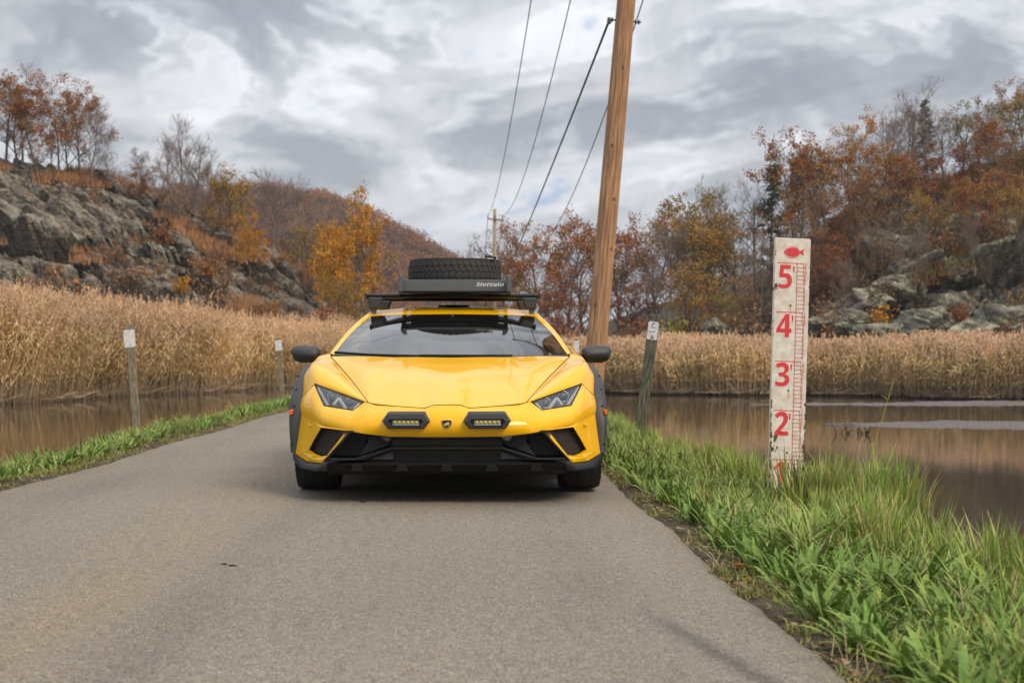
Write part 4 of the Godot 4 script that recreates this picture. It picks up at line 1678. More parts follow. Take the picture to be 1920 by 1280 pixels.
# ---------------------------------------------------------------- depth gauge, posts, poles, wires
func gauge() -> void:
	var t := thing("depth_gauge", "tall white depth board with red foot numbers and red fish, standing in grass", "depth gauge", Vector3(1.697, -0.105, -8.6), deg_to_rad(5.0))
	t.rotation.z = deg_to_rad(-1.75)
	var white := triplanar(smat(lin(0.74, 0.71, 0.66), 0.55), 2.2, false)
	white.albedo_texture = noise_tex(512, 0.012, 201, Color(0.86, 0.83, 0.79), Color(1, 1, 1), 6)
	var red := smat(lin(0.62, 0.035, 0.045), 0.5)
	var wood := smat(lin(0.075, 0.050, 0.038), 0.9)
	var hw := 0.1125
	var g := G.new()
	g.prism(poly([-hw, -0.25, hw - 0.008, -0.25, hw, 1.668, hw - 0.006, 1.678, -hw + 0.006, 1.680, -hw, 1.672]), 0.030, Transform3D(Basis(), V(0, 0, 0)), 0.0025)
	part(g, "board", white, t)
	g = G.new()
	g.box(V(0.088, 1.75, 0.088), Transform3D(Basis(), V(0.005, 0.60, -0.0755)), 0.006)
	part(g, "post", smat(lin(0.13, 0.105, 0.08), 0.9), t)
	# heavy foot lines and numbers
	for k in 5:
		var y := 0.3048 * (k + 1)
		g = G.new()
		g.box(V(0.165, 0.0045, 0.001), Transform3D(Basis(), V(-0.012, y, 0.0008)))
		part(g, "foot_line", red, t)
		var st := SurfaceTool.new()
		st.begin(Mesh.PRIMITIVE_TRIANGLES)
		text_into(st, str(k + 1), 0.200, 0.001, Transform3D(Basis(V(0.90, 0, 0), V(0, 1, 0), V(0, 0, 1)), V(-0.044, y - 0.086, 0.0010)), true)
		part(st.commit(), "foot_number", red, t)
		g = G.new()
		g.prism(poly([0.004, y - 0.018, 0.015, y - 0.018, 0.012, y - 0.058, 0.007, y - 0.058]), 0.001, Transform3D(Basis(), V(0, 0, 0.0014)))
		part(g, "foot_mark", red, t)
	var thin := smat(lin(0.52, 0.045, 0.05), 0.5)
	var bar := G.new()
	bar.box(V(0.003, 1.53, 0.001), Transform3D(Basis(), V(0.0305, 0.760, 0.0012)))
	part(bar, "scale_line", thin, t)
	for k in 60:
		var y := 0.0254 * (k + 1)
		if k % 12 != 11:
			g = G.new()
			g.box(V(0.056, 0.0026, 0.001), Transform3D(Basis(), V(0.058, y, 0.0008)))
			part(g, "inch_line", thin, t)
		var st := SurfaceTool.new()
		st.begin(Mesh.PRIMITIVE_TRIANGLES)
		text_into(st, str(k % 12 + 1), 0.027, 0.0008, Transform3D(Basis(), V(0.078, y - 0.011, 0.0012)))
		part(st.commit(), "inch_number", thin, t)
	# fish with bubbles
	g = G.new()
	var body := PackedVector2Array()
	for i in 28:
		var a := TAU * i / 28.0
		body.append(Vector2(-0.006 + 0.050 * cos(a), 1.592 + 0.029 * sin(a) * (1.0 + 0.12 * cos(a))))
	g.prism(body, 0.001, Transform3D(Basis(), V(0, 0, 0.0012)))
	g.prism(poly([0.036, 1.594, 0.071, 1.616, 0.066, 1.594, 0.072, 1.572]), 0.001, Transform3D(Basis(), V(0, 0, 0.0014)))
	for sv in [1.0, -1.0]:
		var s: float = sv
		for i in 12:
			var a0 := lerpf(0.55, 2.6, i / 12.0) * s
			var a1 := lerpf(0.55, 2.6, (i + 1) / 12.0) * s
			var w0 := 0.0005 + 0.003 * sin(PI * i / 12.0)
			var w1 := 0.0005 + 0.003 * sin(PI * (i + 1) / 12.0)
			var q := func(a: float, w: float) -> Vector3: return V(-0.006 + (0.052 + w) * cos(a), 1.592 + (0.0345 + w) * sin(a), 0.0012)
			g.quad_h(q.call(a0, 0.0), q.call(a1, 0.0), q.call(a1, w1), q.call(a0, w0), V(0, 0, 1))
	part(g, "fish", red, t)
	for b in [[-0.044, 1.598, 0.0065, 0.004], [-0.058, 1.620, 0.006, 0.0045], [-0.048, 1.636, 0.007, 0.0053], [-0.058, 1.648, 0.0045, 0.0033]]:
		g = G.new()
		g.sg(0)
		for i in 14:
			var a0 := TAU * i / 14.0
			var a1 := TAU * (i + 1) / 14.0
			var z := 0.0024 if b[1] < 1.6 else 0.0012
			var q := func(a: float, r: float) -> Vector3: return V(b[0] + r * cos(a), b[1] + r * sin(a), z)
			g.quad_h(q.call(a0, b[2]), q.call(a1, b[2]), q.call(a1, b[3]), q.call(a0, b[3]), V(0, 0, 1))
		part(g, "fish_eye" if b[1] < 1.6 else "bubble", smat(lin(0.66, 0.25, 0.24), 0.5), t)
	g = G.new()
	g.prism(poly([-0.046, 1.582, -0.040, 1.584, -0.030, 1.578, -0.038, 1.579]), 0.001, Transform3D(Basis(), V(0, 0, 0.0022)))
	part(g, "fish_mouth", white, t)
	# nail heads with rust runs
	for k in [[-0.006, 1.262], [-0.004, 0.735], [-0.002, 0.350], [-0.045, 0.475]]:
		g = G.new()
		g.sg(0)
		g.lathe([Vector2(0.0065, 0), Vector2(0.0055, 0.003), Vector2(0, 0.0035)], Transform3D(Basis.from_euler(Vector3(PI / 2, 0, 0)), V(k[0], k[1], 0)), 10)
		part(g, "nail", smat(lin(0.07, 0.035, 0.02), 0.7), t)
	for k in [[-0.006, 1.262, 0.05], [-0.004, 0.735, 0.065]]:
		g = G.new()
		g.prism(poly([k[0] - 0.004, k[1], k[0] + 0.004, k[1], k[0] + 0.0025, k[1] - k[2], k[0] - 0.0015, k[1] - k[2] * 0.8]), 0.0006, Transform3D(Basis(), V(0, 0, 0.0005)))
		part(g, "rust_run", smat(lin(0.48, 0.33, 0.17), 0.7), t)
	# paint gone along the edges near the foot
	var r := RandomNumberGenerator.new()
	r.seed = 12
	g = G.new()
	for k in 210:
		var right := k % 3 == 0
		var y := (r.randf() ** 1.3) * (0.62 if not right else 0.60) + (0.0 if right else 0.05)
		if k % 7 == 0:
			y = r.randf_range(0.5, 1.62)
		var reach := 0.016 * maxf(0.15, 1.0 - y / 0.8) * (1.6 if right else 1.0)
		var x := (hw - r.randf() ** 2 * reach - 0.003) if right else (-hw + 0.002 + r.randf() ** 2 * reach)
		if k % 11 == 0 and not right:
			x = -hw + r.randf_range(0.01, 0.05)
			y = 0.40 + r.randf_range(-0.04, 0.05)
		var s := r.randf_range(0.002, 0.0085) * (1.0 if y < 0.7 else 0.5)
		var pl := PackedVector2Array()
		var nv := r.randi_range(5, 7)
		for i in nv:
			var a := TAU * i / nv
			pl.append(Vector2(clampf(x + cos(a) * s * r.randf_range(0.6, 1.2), -hw + 0.0005, hw - 0.0005), y + sin(a) * s * r.randf_range(0.8, 2.2)))
		if Geometry2D.triangulate_polygon(pl).size():
			g.prism(pl, 0.0005, Transform3D(Basis(), V(0, 0, 0.0016 + 0.000004 * k)))
	var worn := part(g, "worn_patches", wood, t)
	worn.set_meta("kind", "stuff")
	# a dead leaf caught on the left edge
	g = G.new()
	for k in 5:
		var p := V(-0.112, 1.375, 0.006)
		var u := V(r.randf_range(-1, 0.6), r.randf_range(-1.2, 0.6), 0.3).normalized() * 0.03
		var w := V(u.y, -u.x, 0.01) * 0.3
		g.tri(p, p + u * 0.5 + w, p + u)
		g.tri(p, p + u, p + u * 0.5 - w)
	part(g, "dead_leaf", smat(lin(0.16, 0.08, 0.04), 0.8), t)


func weathered(low: Color, high: Color, seed_: int, scale := Vector3(9, 0.6, 9)) -> StandardMaterial3D:
	var m := smat(Color.WHITE, 0.9, 0.0, 0.2)
	m.uv1_triplanar = true
	m.uv1_scale = scale
	m.albedo_texture = noise_tex(512, 0.014, seed_, low, high, 6)
	m.heightmap_enabled = true
	m.heightmap_texture = noise_tex(512, 0.02, seed_ + 1, Color.BLACK, Color.WHITE, 5)
	m.heightmap_scale = 1.0
	return m


func marker(label: String, at: Vector3, tall: float, w: float, lean_x: float, lean_z: float, turn: float, plate: Array, wood: Material, group: String) -> Node3D:
	var t := thing("marker_post", label, "marker post", at, turn, group)
	t.rotation = Vector3(lean_x, turn, lean_z)
	var g := G.new()
	g.box(V(w, tall + 0.5, w), Transform3D(Basis(), V(0, tall * 0.5 - 0.25, 0)), w * 0.07)
	part(g, "post", wood, t)
	g = G.new()
	var pw: float = plate[0] * 0.5
	var y1: float = tall - plate[2]
	var y0: float = y1 - plate[1]
	g.prism(poly([-pw + 0.012, y0, pw - 0.012, y0, pw, y0 + 0.012, pw, y1 - 0.012, pw - 0.012, y1, -pw + 0.012, y1, -pw, y1 - 0.012, -pw, y0 + 0.012]), 0.004, Transform3D(Basis(), V(0, 0, w * 0.5 + 0.004)), 0.0)
	var pl := part(g, "plate", M.plate, t)
	for y in [y0 + 0.022, y1 - 0.022]:
		g = G.new()
		g.sg(0)
		g.lathe([Vector2(0.007, 0), Vector2(0.005, 0.003), Vector2(0, 0.004)], Transform3D(Basis.from_euler(Vector3(PI / 2, 0, 0)), V(0, y, w * 0.5 + 0.004)), 8)
		part(g, "screw", M.void_, pl)
	return t


func make_props() -> void:
	M.plate = triplanar(smat(lin(0.68, 0.69, 0.70), 0.45), 3.0, false)
	M.plate.albedo_texture = noise_tex(256, 0.02, 211, Color(0.85, 0.85, 0.85), Color(1, 1, 1), 4)
	gauge()
	var grey := weathered(Color(0.36, 0.34, 0.29), Color(0.64, 0.60, 0.52), 221, Vector3(6, 0.8, 6))
	var dark := weathered(Color(0.22, 0.23, 0.20), Color(0.52, 0.50, 0.43), 225, Vector3(6, 0.6, 6))
	marker("weathered wooden post with blank white plate at the left water edge, nearer of two", V(-4.60, -0.12, -17.0), 1.34, 0.095, 0.0, deg_to_rad(4.2), 0.15, [0.135, 0.215, 0.07], grey, "marker posts along the road")
	marker("weathered wooden post with blank white plate close to the car's left mirror", V(-4.29, -0.12, -26.0), 1.28, 0.095, 0.0, deg_to_rad(4.6), 0.15, [0.12, 0.20, 0.05], grey, "marker posts along the road")
	marker("post with white plate seen behind the car beside its windscreen pillar", V(1.36, -0.12, -30.0), 1.28, 0.095, 0.0, deg_to_rad(-1.5), 0.0, [0.12, 0.26, 0.03], grey, "marker posts along the road")
	var post := marker("leaning dark wooden post with hand lettered white plate right of the utility pole", V(1.262, -0.15, -14.0), 1.41, 0.112, deg_to_rad(-2.0), deg_to_rad(-7.4), -0.12, [0.105, 0.185, 0.072], dark, "marker posts along the road")
	var ink := smat(lin(0.05, 0.05, 0.06), 0.6)
	var k := 0
	for c in ["C", "J", "A"]:
		var st := SurfaceTool.new()
		st.begin(Mesh.PRIMITIVE_TRIANGLES)
		text_into(st, c, 0.070, 0.001, Transform3D(Basis.from_euler(Vector3(0, 0, [0.15, -1.45, 0.1][k])), V(0.0, 1.297 - 0.060 * k, 0.061)), false)
		part(st.commit(), "lettering", ink, post)
		k += 1

	# utility poles
	var bark := weathered(Color(0.44, 0.34, 0.26), Color(0.79, 0.62, 0.475), 231, Vector3(3.2, 0.16, 3.2))
	var pole := thing("utility_pole", "tall leaning brown wooden utility pole standing right of the car", "utility pole", V(1.187, -0.1, -21.0))
	pole.rotation.z = -atan(0.541 / 6.21)
	var b := G.new()
	b.sg(0)
	var rows := []
	var ns := 72
	var kn := noise(240, 0.9, 4)
	for j in 121:
		var y := -0.4 + 11.9 * j / 120.0
		var row := []
		for i in ns + 1:
			var a := TAU * (i % ns) / ns
			var r := lerpf(0.160, 0.126, clampf(y / 11.0, 0.0, 1.0)) * (1.0 + 0.016 * kn.get_noise_3d(cos(a) * 3.0, y * 0.4, sin(a) * 3.0))
			# checks: long narrow splits
			for c in [[1.35, 0.5, 6.5], [0.75, 2.0, 9.0], [2.2, 0.0, 4.0]]:
				var da := absf(wrapf(a - c[0] - 0.10 * kn.get_noise_1d(y), -PI, PI))
				if da < 0.12 and y > c[1] and y < c[2]:
					r -= 0.022 * (1.0 - da / 0.12)
			row.append(V(cos(a) * r, y, sin(a) * r))
		rows.append(row)
	for j in rows.size() - 1:
		for i in ns:
			b.quad_h(rows[j][i], rows[j][i + 1], rows[j + 1][i + 1], rows[j + 1][i], (rows[j][i] + rows[j][i + 1]) * V(1, 0, 1))
	part(b, "shaft", bark, pole)
	var knot := smat(lin(0.16, 0.09, 0.05), 0.9)
	var r2 := RandomNumberGenerator.new()
	r2.seed = 3
	for y in [5.3, 4.1, 3.3, 2.55, 1.7]:
		var a := r2.randf_range(0.5, 2.3)
		var g := G.new()
		g.sg(0)
		var rr: float = 0.166 - 0.0036 * y
		var out := V(cos(a), 0, sin(a))
		var xf := Transform3D(Basis(V(-sin(a), 0, cos(a)) * 0.55, out, V(0, 0.9, 0)), out * (rr - 0.006) + V(0, y, 0))
		g.lathe([Vector2(0.040, 0), Vector2(0.030, 0.008), Vector2(0.016, 0.011), Vector2(0.010, 0.004), Vector2(0, 0.002)], xf, 10)
		part(g, "knot", knot, pole)
	var steel := smat(lin(0.12, 0.12, 0.125), 0.5, 0.6)
	var g := G.new()
	g.sg(0)
	g.tube([V(-0.26, 6.02, 0.02), V(0.25, 6.02, 0.02)], 0.013, 0.013, 8)
	for x in [-0.235, -0.19, 0.17, 0.215]:
		g.tube([V(x - 0.014, 6.02, 0.02), V(x + 0.014, 6.02, 0.02)], 0.034, 0.034, 8)
	g.box(V(0.06, 0.10, 0.05), Transform3D(Basis(), V(-0.235, 6.0, 0.02)), 0.01)
	part(g, "through_bolt", steel, pole)
	g = G.new()
	g.box(V(2.5, 0.11, 0.09), Transform3D(Basis(), V(0, 10.55, 0.19)), 0.008)
	part(g, "crossarm", bark, pole)
	for x in [-1.15, -0.25, 1.15]:
		g = G.new()
		g.sg(0)
		g.lathe([Vector2(0.02, 0), Vector2(0.05, 0.02), Vector2(0.055, 0.06), Vector2(0.035, 0.07), Vector2(0.045, 0.10), Vector2(0.02, 0.13), Vector2(0, 0.13)], Transform3D(Basis(), V(x, 10.605, 0.19)), 12)
		part(g, "insulator", smat(lin(0.2, 0.2, 0.21), 0.2), pole)
	# the next pole, far behind the car
	var far := thing("utility_pole", "distant pale utility pole with a small crossarm behind the spare tyre", "utility pole", V(-1.23, -0.1, -97.0))
	g = G.new()
	g.sg(0)
	g.tube([V(0, -0.3, 0), V(0, 5.5, 0), V(0.02, 11.05, 0)], 0.17, 0.12, 12)
	part(g, "shaft", weathered(Color(0.50, 0.43, 0.35), Color(0.72, 0.65, 0.55), 245, Vector3(3, 0.2, 3)), far)
	g = G.new()
	g.box(V(1.1, 0.10, 0.09), Transform3D(Basis.from_euler(Vector3(0, 0, -0.1)), V(0.06, 10.3, 0.15)), 0.0)
	part(g, "crossarm", bark, far)
	for x in [-0.45, 0.57, 0.06]:
		g = G.new()
		g.tube([V(x, 10.33, 0.15), V(x, 10.62, 0.15)], 0.05, 0.04, 8)
		part(g, "insulator", smat(lin(0.2, 0.2, 0.21), 0.3), far)

	# wires
	var cable := smat(lin(0.035, 0.035, 0.038), 0.6)
	var top := pole.transform
	var w := [
		[top * V(-1.15, 10.73, 0.19), V(-1.68, 10.5, -96.85), 1.5, 0.014, "leftmost overhead wire running up from the distant pole"],
		[top * V(-0.25, 10.73, 0.19), V(-0.66, 10.5, -96.85), 1.9, 0.014, "second overhead wire from the left, right of the leftmost"],
		[top * V(-0.235, 6.0, 0.02), V(-1.10, 5.2, -96.85), 0.35, 0.018, "thick black cable fixed to the leaning pole at its bolt"],
		[top * V(1.15, 10.73, 0.19), V(-0.66, 10.35, -96.85), 5.0, 0.013, "thin sagging wire passing behind the leaning pole"],
		[V(-1.70, 10.3, -97.0), V(-4.6, 9.0, -190.0), 2.0, 0.02, "thin wire going on left of the distant pole"],
		[V(-0.64, 10.3, -97.0), V(-3.4, 9.0, -190.0), 2.0, 0.02, "thin wire going on right of the distant pole"],
	]
	for e in w:
		var pts := []
		for i in 61:
			var f := i / 60.0
			pts.append(e[0].lerp(e[1], f) - V(0, 4.0 * e[2] * f * (1.0 - f), 0))
		g = G.new()
		g.sg(0)
		g.tube(pts, e[3], e[3], 6)
		var o := part(g, "overhead_wire", cable, self)
		tag(o, e[4], "wire", "overhead wires")
	# drowned twigs in the creek
	var snag := thing("driftwood", "dark broken twigs sticking out of the creek water right of the depth board", "driftwood", V(5.75, WATER, -23.4))
	var sm := smat(lin(0.03, 0.022, 0.017), 0.8)
	var rs := RandomNumberGenerator.new()
	rs.seed = 9
	for i in 13:
		g = G.new()
		var x: float = [-0.30, -0.26, -0.22, -0.08, -0.02, 0.0, 0.10, 0.14, 0.17, 0.2, 0.22, 0.24, 0.05][i] * 0.9
		var p := V(x, -0.1, rs.randf_range(-0.15, 0.15))
		g.tube(bent(p, V(rs.randf_range(-0.5, 0.5), 1, 0.1).normalized(), rs.randf_range(0.18, 0.32), 3, 0.45, 0.0, rs), 0.016, 0.007, 5)
		part(g, "twig", sm, snag)


# ---------------------------------------------------------------- trees
func palette(kind: String) -> Array:
	match kind:
		"rust": return [Color(0.36, 0.135, 0.042), Color(0.26, 0.095, 0.038), Color(0.31, 0.18, 0.058)]
		"redoak": return [Color(0.27, 0.095, 0.05), Color(0.20, 0.075, 0.045), Color(0.31, 0.13, 0.05)]
		"orange": return [Color(0.52, 0.235, 0.028), Color(0.43, 0.185, 0.024), Color(0.50, 0.285, 0.036)]
		"gold": return [Color(0.40, 0.23, 0.05), Color(0.31, 0.155, 0.042), Color(0.29, 0.21, 0.062)]
		"olive": return [Color(0.26, 0.19, 0.055), Color(0.20, 0.165, 0.055), Color(0.32, 0.19, 0.055)]
		"brown": return [Color(0.27, 0.155, 0.085), Color(0.21, 0.13, 0.08), Color(0.31, 0.16, 0.075)]
		"green": return [Color(0.20, 0.20, 0.035), Color(0.14, 0.16, 0.03), Color(0.22, 0.17, 0.04)]
		"pine": return [Color(0.075, 0.095, 0.055), Color(0.10, 0.12, 0.075), Color(0.06, 0.075, 0.045)]
	return [Color(0.1, 0.1, 0.1), Color(0.1, 0.1, 0.1), Color(0.1, 0.1, 0.1)]


func bent(a: Vector3, dir: Vector3, length: float, n: int, wob: float, lift: float, r: RandomNumberGenerator) -> Array:
	var pts := [a]
	var d := dir
	for i in n:
		d = (d + V(r.randf_range(-wob, wob), r.randf_range(-wob, wob) + lift, r.randf_range(-wob, wob))).normalized()
		pts.append(pts[-1] + d * (length / n))
	return pts


func side_dir(axis: Vector3, spread: float, r: RandomNumberGenerator, turn: float) -> Vector3:
	var s := axis.cross(V(0.13, 0.21, 0.97)).normalized()
	return (axis * cos(spread) + s.rotated(axis, turn) * sin(spread)).normalized()


func leaf(b: Buf, p: Vector3, size: float, c: Color, r: RandomNumberGenerator) -> void:
	var u := V(r.randf_range(-1, 1), r.randf_range(-1, 0.6), r.randf_range(-1, 1)).normalized()
	var w := u.cross(V(r.randf_range(-1, 1), r.randf_range(-1, 1), r.randf_range(-1, 1))).normalized()
	var n := u.cross(w) * size * 0.22
	var t := p + u * size
	var a := p + u * size * 0.45 + w * size * 0.42 + n
	var e := p + u * size * 0.45 - w * size * 0.42 + n
	b.tri(p, a, t, c)
	b.tri(p, t, e, c)


# a tree ten metres tall: [trunk mesh, crown mesh]
func tree_proto(kind: String, seed_: int) -> Array:
	var r := RandomNumberGenerator.new()
	r.seed = seed_
	var wood := Buf.new()
	var crown := Buf.new()
	var pal := palette(kind)
	var bare := kind == "bare"
	var bark := Color(0.12, 0.10, 0.085)
	var tip := Color(0.14, 0.11, 0.092)
	if bare:
		bark = Color(0.19, 0.17, 0.15)
		tip = Color(0.20, 0.16, 0.14)
	if kind == "pine":
		var tr := bent(Vector3.ZERO, Vector3.UP, 10.0, 10, 0.02, 0.03, r)
		wood.tube(tr, 0.13, 0.02, 6, bark, bark)
		for k in 64:
			var f := 0.22 + 0.78 * k / 64.0
			var h := f * 10.0
			var at: Vector3 = tr[mini(int(f * 10), 9)].lerp(tr[mini(int(f * 10) + 1, 10)], fmod(f * 10.0, 1.0))
			var len_ := (1.0 - f) * 2.6 * r.randf_range(0.6, 1.1) + 0.3
			var tn := r.randf() * TAU
			var limb := bent(at, V(cos(tn), r.randf_range(-0.05, 0.35), sin(tn)).normalized(), len_, 3, 0.12, 0.06, r)
			wood.tube(limb, 0.03, 0.01, 3, bark, tip)
			for q in 22:
				var s := r.randf_range(0.25, 1.0)
				var p: Vector3 = limb[int(s * 2.98)].lerp(limb[int(s * 2.98) + 1], fmod(s * 2.98, 1.0))
				leaf(crown, p + V(r.randf_range(-0.2, 0.2), r.randf_range(-0.06, 0.1), r.randf_range(-0.2, 0.2)), r.randf_range(0.16, 0.30), pal[r.randi() % 3] * r.randf_range(0.8, 1.2), r)
		return [wood.done(), crown.done()]
	var lean := V(r.randf_range(-0.24, 0.24), 1, r.randf_range(-0.15, 0.15)).normalized()
	var trunk_h := r.randf_range(6.2, 8.4) * (0.86 if kind == "orange" else 1.0)
	var trunk := bent(Vector3.ZERO, lean, trunk_h, 8, 0.10, 0.05, r)
	var girth := r.randf_range(0.11, 0.165)
	wood.tube(trunk, girth, girth * 0.35, 7, bark, bark)
	var low: float = {"bare": 0.26, "orange": 0.20, "gold": 0.28}.get(kind, 0.25)
	var nl := r.randi_range(11, 15)
	var stems := []
	for k in nl:
		var f := lerpf(low, 1.0, (k + r.randf_range(0.0, 0.7)) / nl)
		f = minf(f, 0.999)
		var at: Vector3 = trunk[mini(int(f * 8), 7)].lerp(trunk[mini(int(f * 8), 7) + 1], fmod(f * 8.0, 1.0))
		var turn := k * 2.4 + r.randf_range(-0.5, 0.5)
		var len_ := r.randf_range(2.3, 4.6) * (1.2 - 0.5 * f) if kind != "orange" else r.randf_range(2.8, 4.2) * (1.1 - 0.22 * f)
		var limb := bent(at, side_dir(Vector3.UP, r.randf_range(0.55, 1.1) * (1.15 - 0.4 * f), r, turn), len_, 5, 0.20, 0.10, r)
		wood.tube(limb, girth * 0.42 * (1.2 - 0.6 * f), 0.016, 4, bark, tip)
		stems.append([limb, len_])
	var leaves_per: int = {"orange": 24, "rust": 15, "gold": 14, "olive": 14, "redoak": 14, "brown": 7, "green": 14}.get(kind, 0)
	var size0: float = {"orange": 0.185, "brown": 0.15}.get(kind, 0.175)
	for s in stems:
		var limb: Array = s[0]
		# a clump of twigs may carry few or many leaves
		for k in (7 if bare else 6):
			var f := r.randf_range(0.25, 0.999)
			var at: Vector3 = limb[int(f * 5)].lerp(limb[int(f * 5) + 1], fmod(f * 5.0, 1.0))
			var axis: Vector3 = (limb[int(f * 5) + 1] - limb[int(f * 5)]).normalized()
			var len_: float = s[1] * r.randf_range(0.28, 0.5)
			var br := bent(at, side_dir(axis, r.randf_range(0.5, 0.95), r, r.randf() * TAU), len_, 3, 0.22, 0.10, r)
			wood.tube(br, 0.020, 0.010, 3, tip, tip)
			var thick := r.randf_range(0.2, 1.5)
			var shade: Color = pal[r.randi() % 3]
			for m in (6 if bare else 4):
				var g := r.randf_range(0.3, 0.999)
				var a2: Vector3 = br[int(g * 3)].lerp(br[int(g * 3) + 1], fmod(g * 3.0, 1.0))
				var ax2: Vector3 = (br[int(g * 3) + 1] - br[int(g * 3)]).normalized()
				var tw := bent(a2, side_dir(ax2, r.randf_range(0.35, 0.85), r, r.randf() * TAU), r.randf_range(0.5, 1.0), 2, 0.2, 0.12, r)
				wood.tube(tw, 0.0115, 0.006, 3, tip, tip)
				if bare:
					for q in 2:
						var tw2 := bent(tw[1], side_dir((tw[2] - tw[1]).normalized(), r.randf_range(0.3, 0.8), r, r.randf() * TAU), r.randf_range(0.3, 0.7), 1, 0.2, 0.1, r)
						wood.tube(tw2, 0.0085, 0.005, 3, tip, tip)
				else:
					for q in int(leaves_per * thick + 0.5):
						var e := r.randf()
						var p: Vector3 = tw[1].lerp(tw[2], e) + V(r.randf_range(-1, 1), r.randf_range(-0.8, 0.8), r.randf_range(-1, 1)) * 0.30
						var c := shade.lerp(pal[r.randi() % 3], r.randf() * 0.6) * r.randf_range(0.75, 1.25)
						leaf(crown, p, size0 * r.randf_range(0.6, 1.2), c, r)
	return [wood.done(), null if bare else crown.done()]


func shrub_proto(kind: String, seed_: int) -> Array:
	var r := RandomNumberGenerator.new()
	r.seed = seed_
	var wood := Buf.new()
	var crown := Buf.new()
	var pal := palette(kind)
	for k in 13:
		var st := bent(V(r.randf_range(-0.2, 0.2), 0, r.randf_range(-0.2, 0.2)), V(r.randf_range(-0.7, 0.7), 1, r.randf_range(-0.7, 0.7)).normalized(), r.randf_range(1.5, 2.6), 4, 0.2, 0.02, r)
		wood.tube(st, 0.022, 0.008, 3, Color(0.12, 0.09, 0.075), Color(0.12, 0.08, 0.06))
		for q in 6:
			var f := r.randf_range(0.25, 0.99)
			var tw := bent(st[int(f * 4)], side_dir(Vector3.UP, r.randf_range(0.4, 1.2), r, r.randf() * TAU), r.randf_range(0.4, 0.9), 2, 0.2, 0.05, r)
			wood.tube(tw, 0.010, 0.005, 3, Color(0.12, 0.09, 0.075), Color(0.12, 0.08, 0.06))
			for m in (3 if kind == "brown" else 7):
				leaf(crown, tw[1].lerp(tw[2], r.randf()) + V(r.randf_range(-1, 1), r.randf_range(-1, 1), r.randf_range(-1, 1)) * 0.2, r.randf_range(0.10, 0.22), pal[r.randi() % 3] * r.randf_range(0.75, 1.25), r)
	return [wood.done(), crown.done()]


func boulder_mesh(seed_: int) -> ArrayMesh:
	var f := noise(seed_, 0.55, 1, FastNoiseLite.TYPE_CELLULAR)
	f.cellular_return_type = FastNoiseLite.RETURN_DISTANCE
	var fine := noise(seed_ + 7, 1.6, 5)
	var facet := noise(seed_ + 5, 3.2, 1, FastNoiseLite.TYPE_CELLULAR)
	facet.cellular_return_type = FastNoiseLite.RETURN_CELL_VALUE
	var lich := noise(seed_ + 9, 1.4, 4)
	var st := SurfaceTool.new()
	st.begin(Mesh.PRIMITIVE_TRIANGLES)
	st.set_smooth_group(0)
	var n := 34
	var planes := []
	var r := RandomNumberGenerator.new()
	r.seed = seed_
	for k in 13:
		planes.append([V(r.randf_range(-1, 1), r.randf_range(-0.6, 1), r.randf_range(-0.4, 1)).normalized(), r.randf_range(0.45, 0.95)])
	for j in n + 1:
		for i in n * 2 + 1:
			var th := PI * j / n
			var ph := TAU * (i % (n * 2)) / (n * 2)
			var d := V(sin(th) * cos(ph), cos(th), sin(th) * sin(ph))
			var rad := 1.15
			for pl in planes:
				var c: float = d.dot(pl[0])
				if c > 0.05:
					rad = minf(rad, pl[1] / c)
			rad += 0.10 * fine.get_noise_3dv(d * 0.8) + 0.07 * fine.get_noise_3dv(d * 2.6) - 0.10 * smoothstep(0.12, 0.0, absf(fine.get_noise_3dv(d * 0.6 + V(5, 0, 0))))
			rad += 0.055 * facet.get_noise_3dv(d)
			var l := lich.get_noise_3dv(d)
			var col := Color(0.24, 0.225, 0.195).lerp(Color(0.52, 0.53, 0.39), clampf(0.45 + 1.7 * l, 0, 1))
			if d.y > 0.55 and fine.get_noise_3dv(d * 0.8) > 0.1:
				col = col.lerp(Color(0.10, 0.10, 0.03), 0.7)
			st.set_color(col)
			st.add_vertex(d * rad * V(1.3, 0.7, 0.9))
	var w := n * 2 + 1
	for j in n:
		for i in n * 2:
			var a := j * w + i
			st.add_index(a); st.add_index(a + w); st.add_index(a + 1)
			st.add_index(a + 1); st.add_index(a + w); st.add_index(a + w + 1)
	st.generate_normals()
	return st.commit()


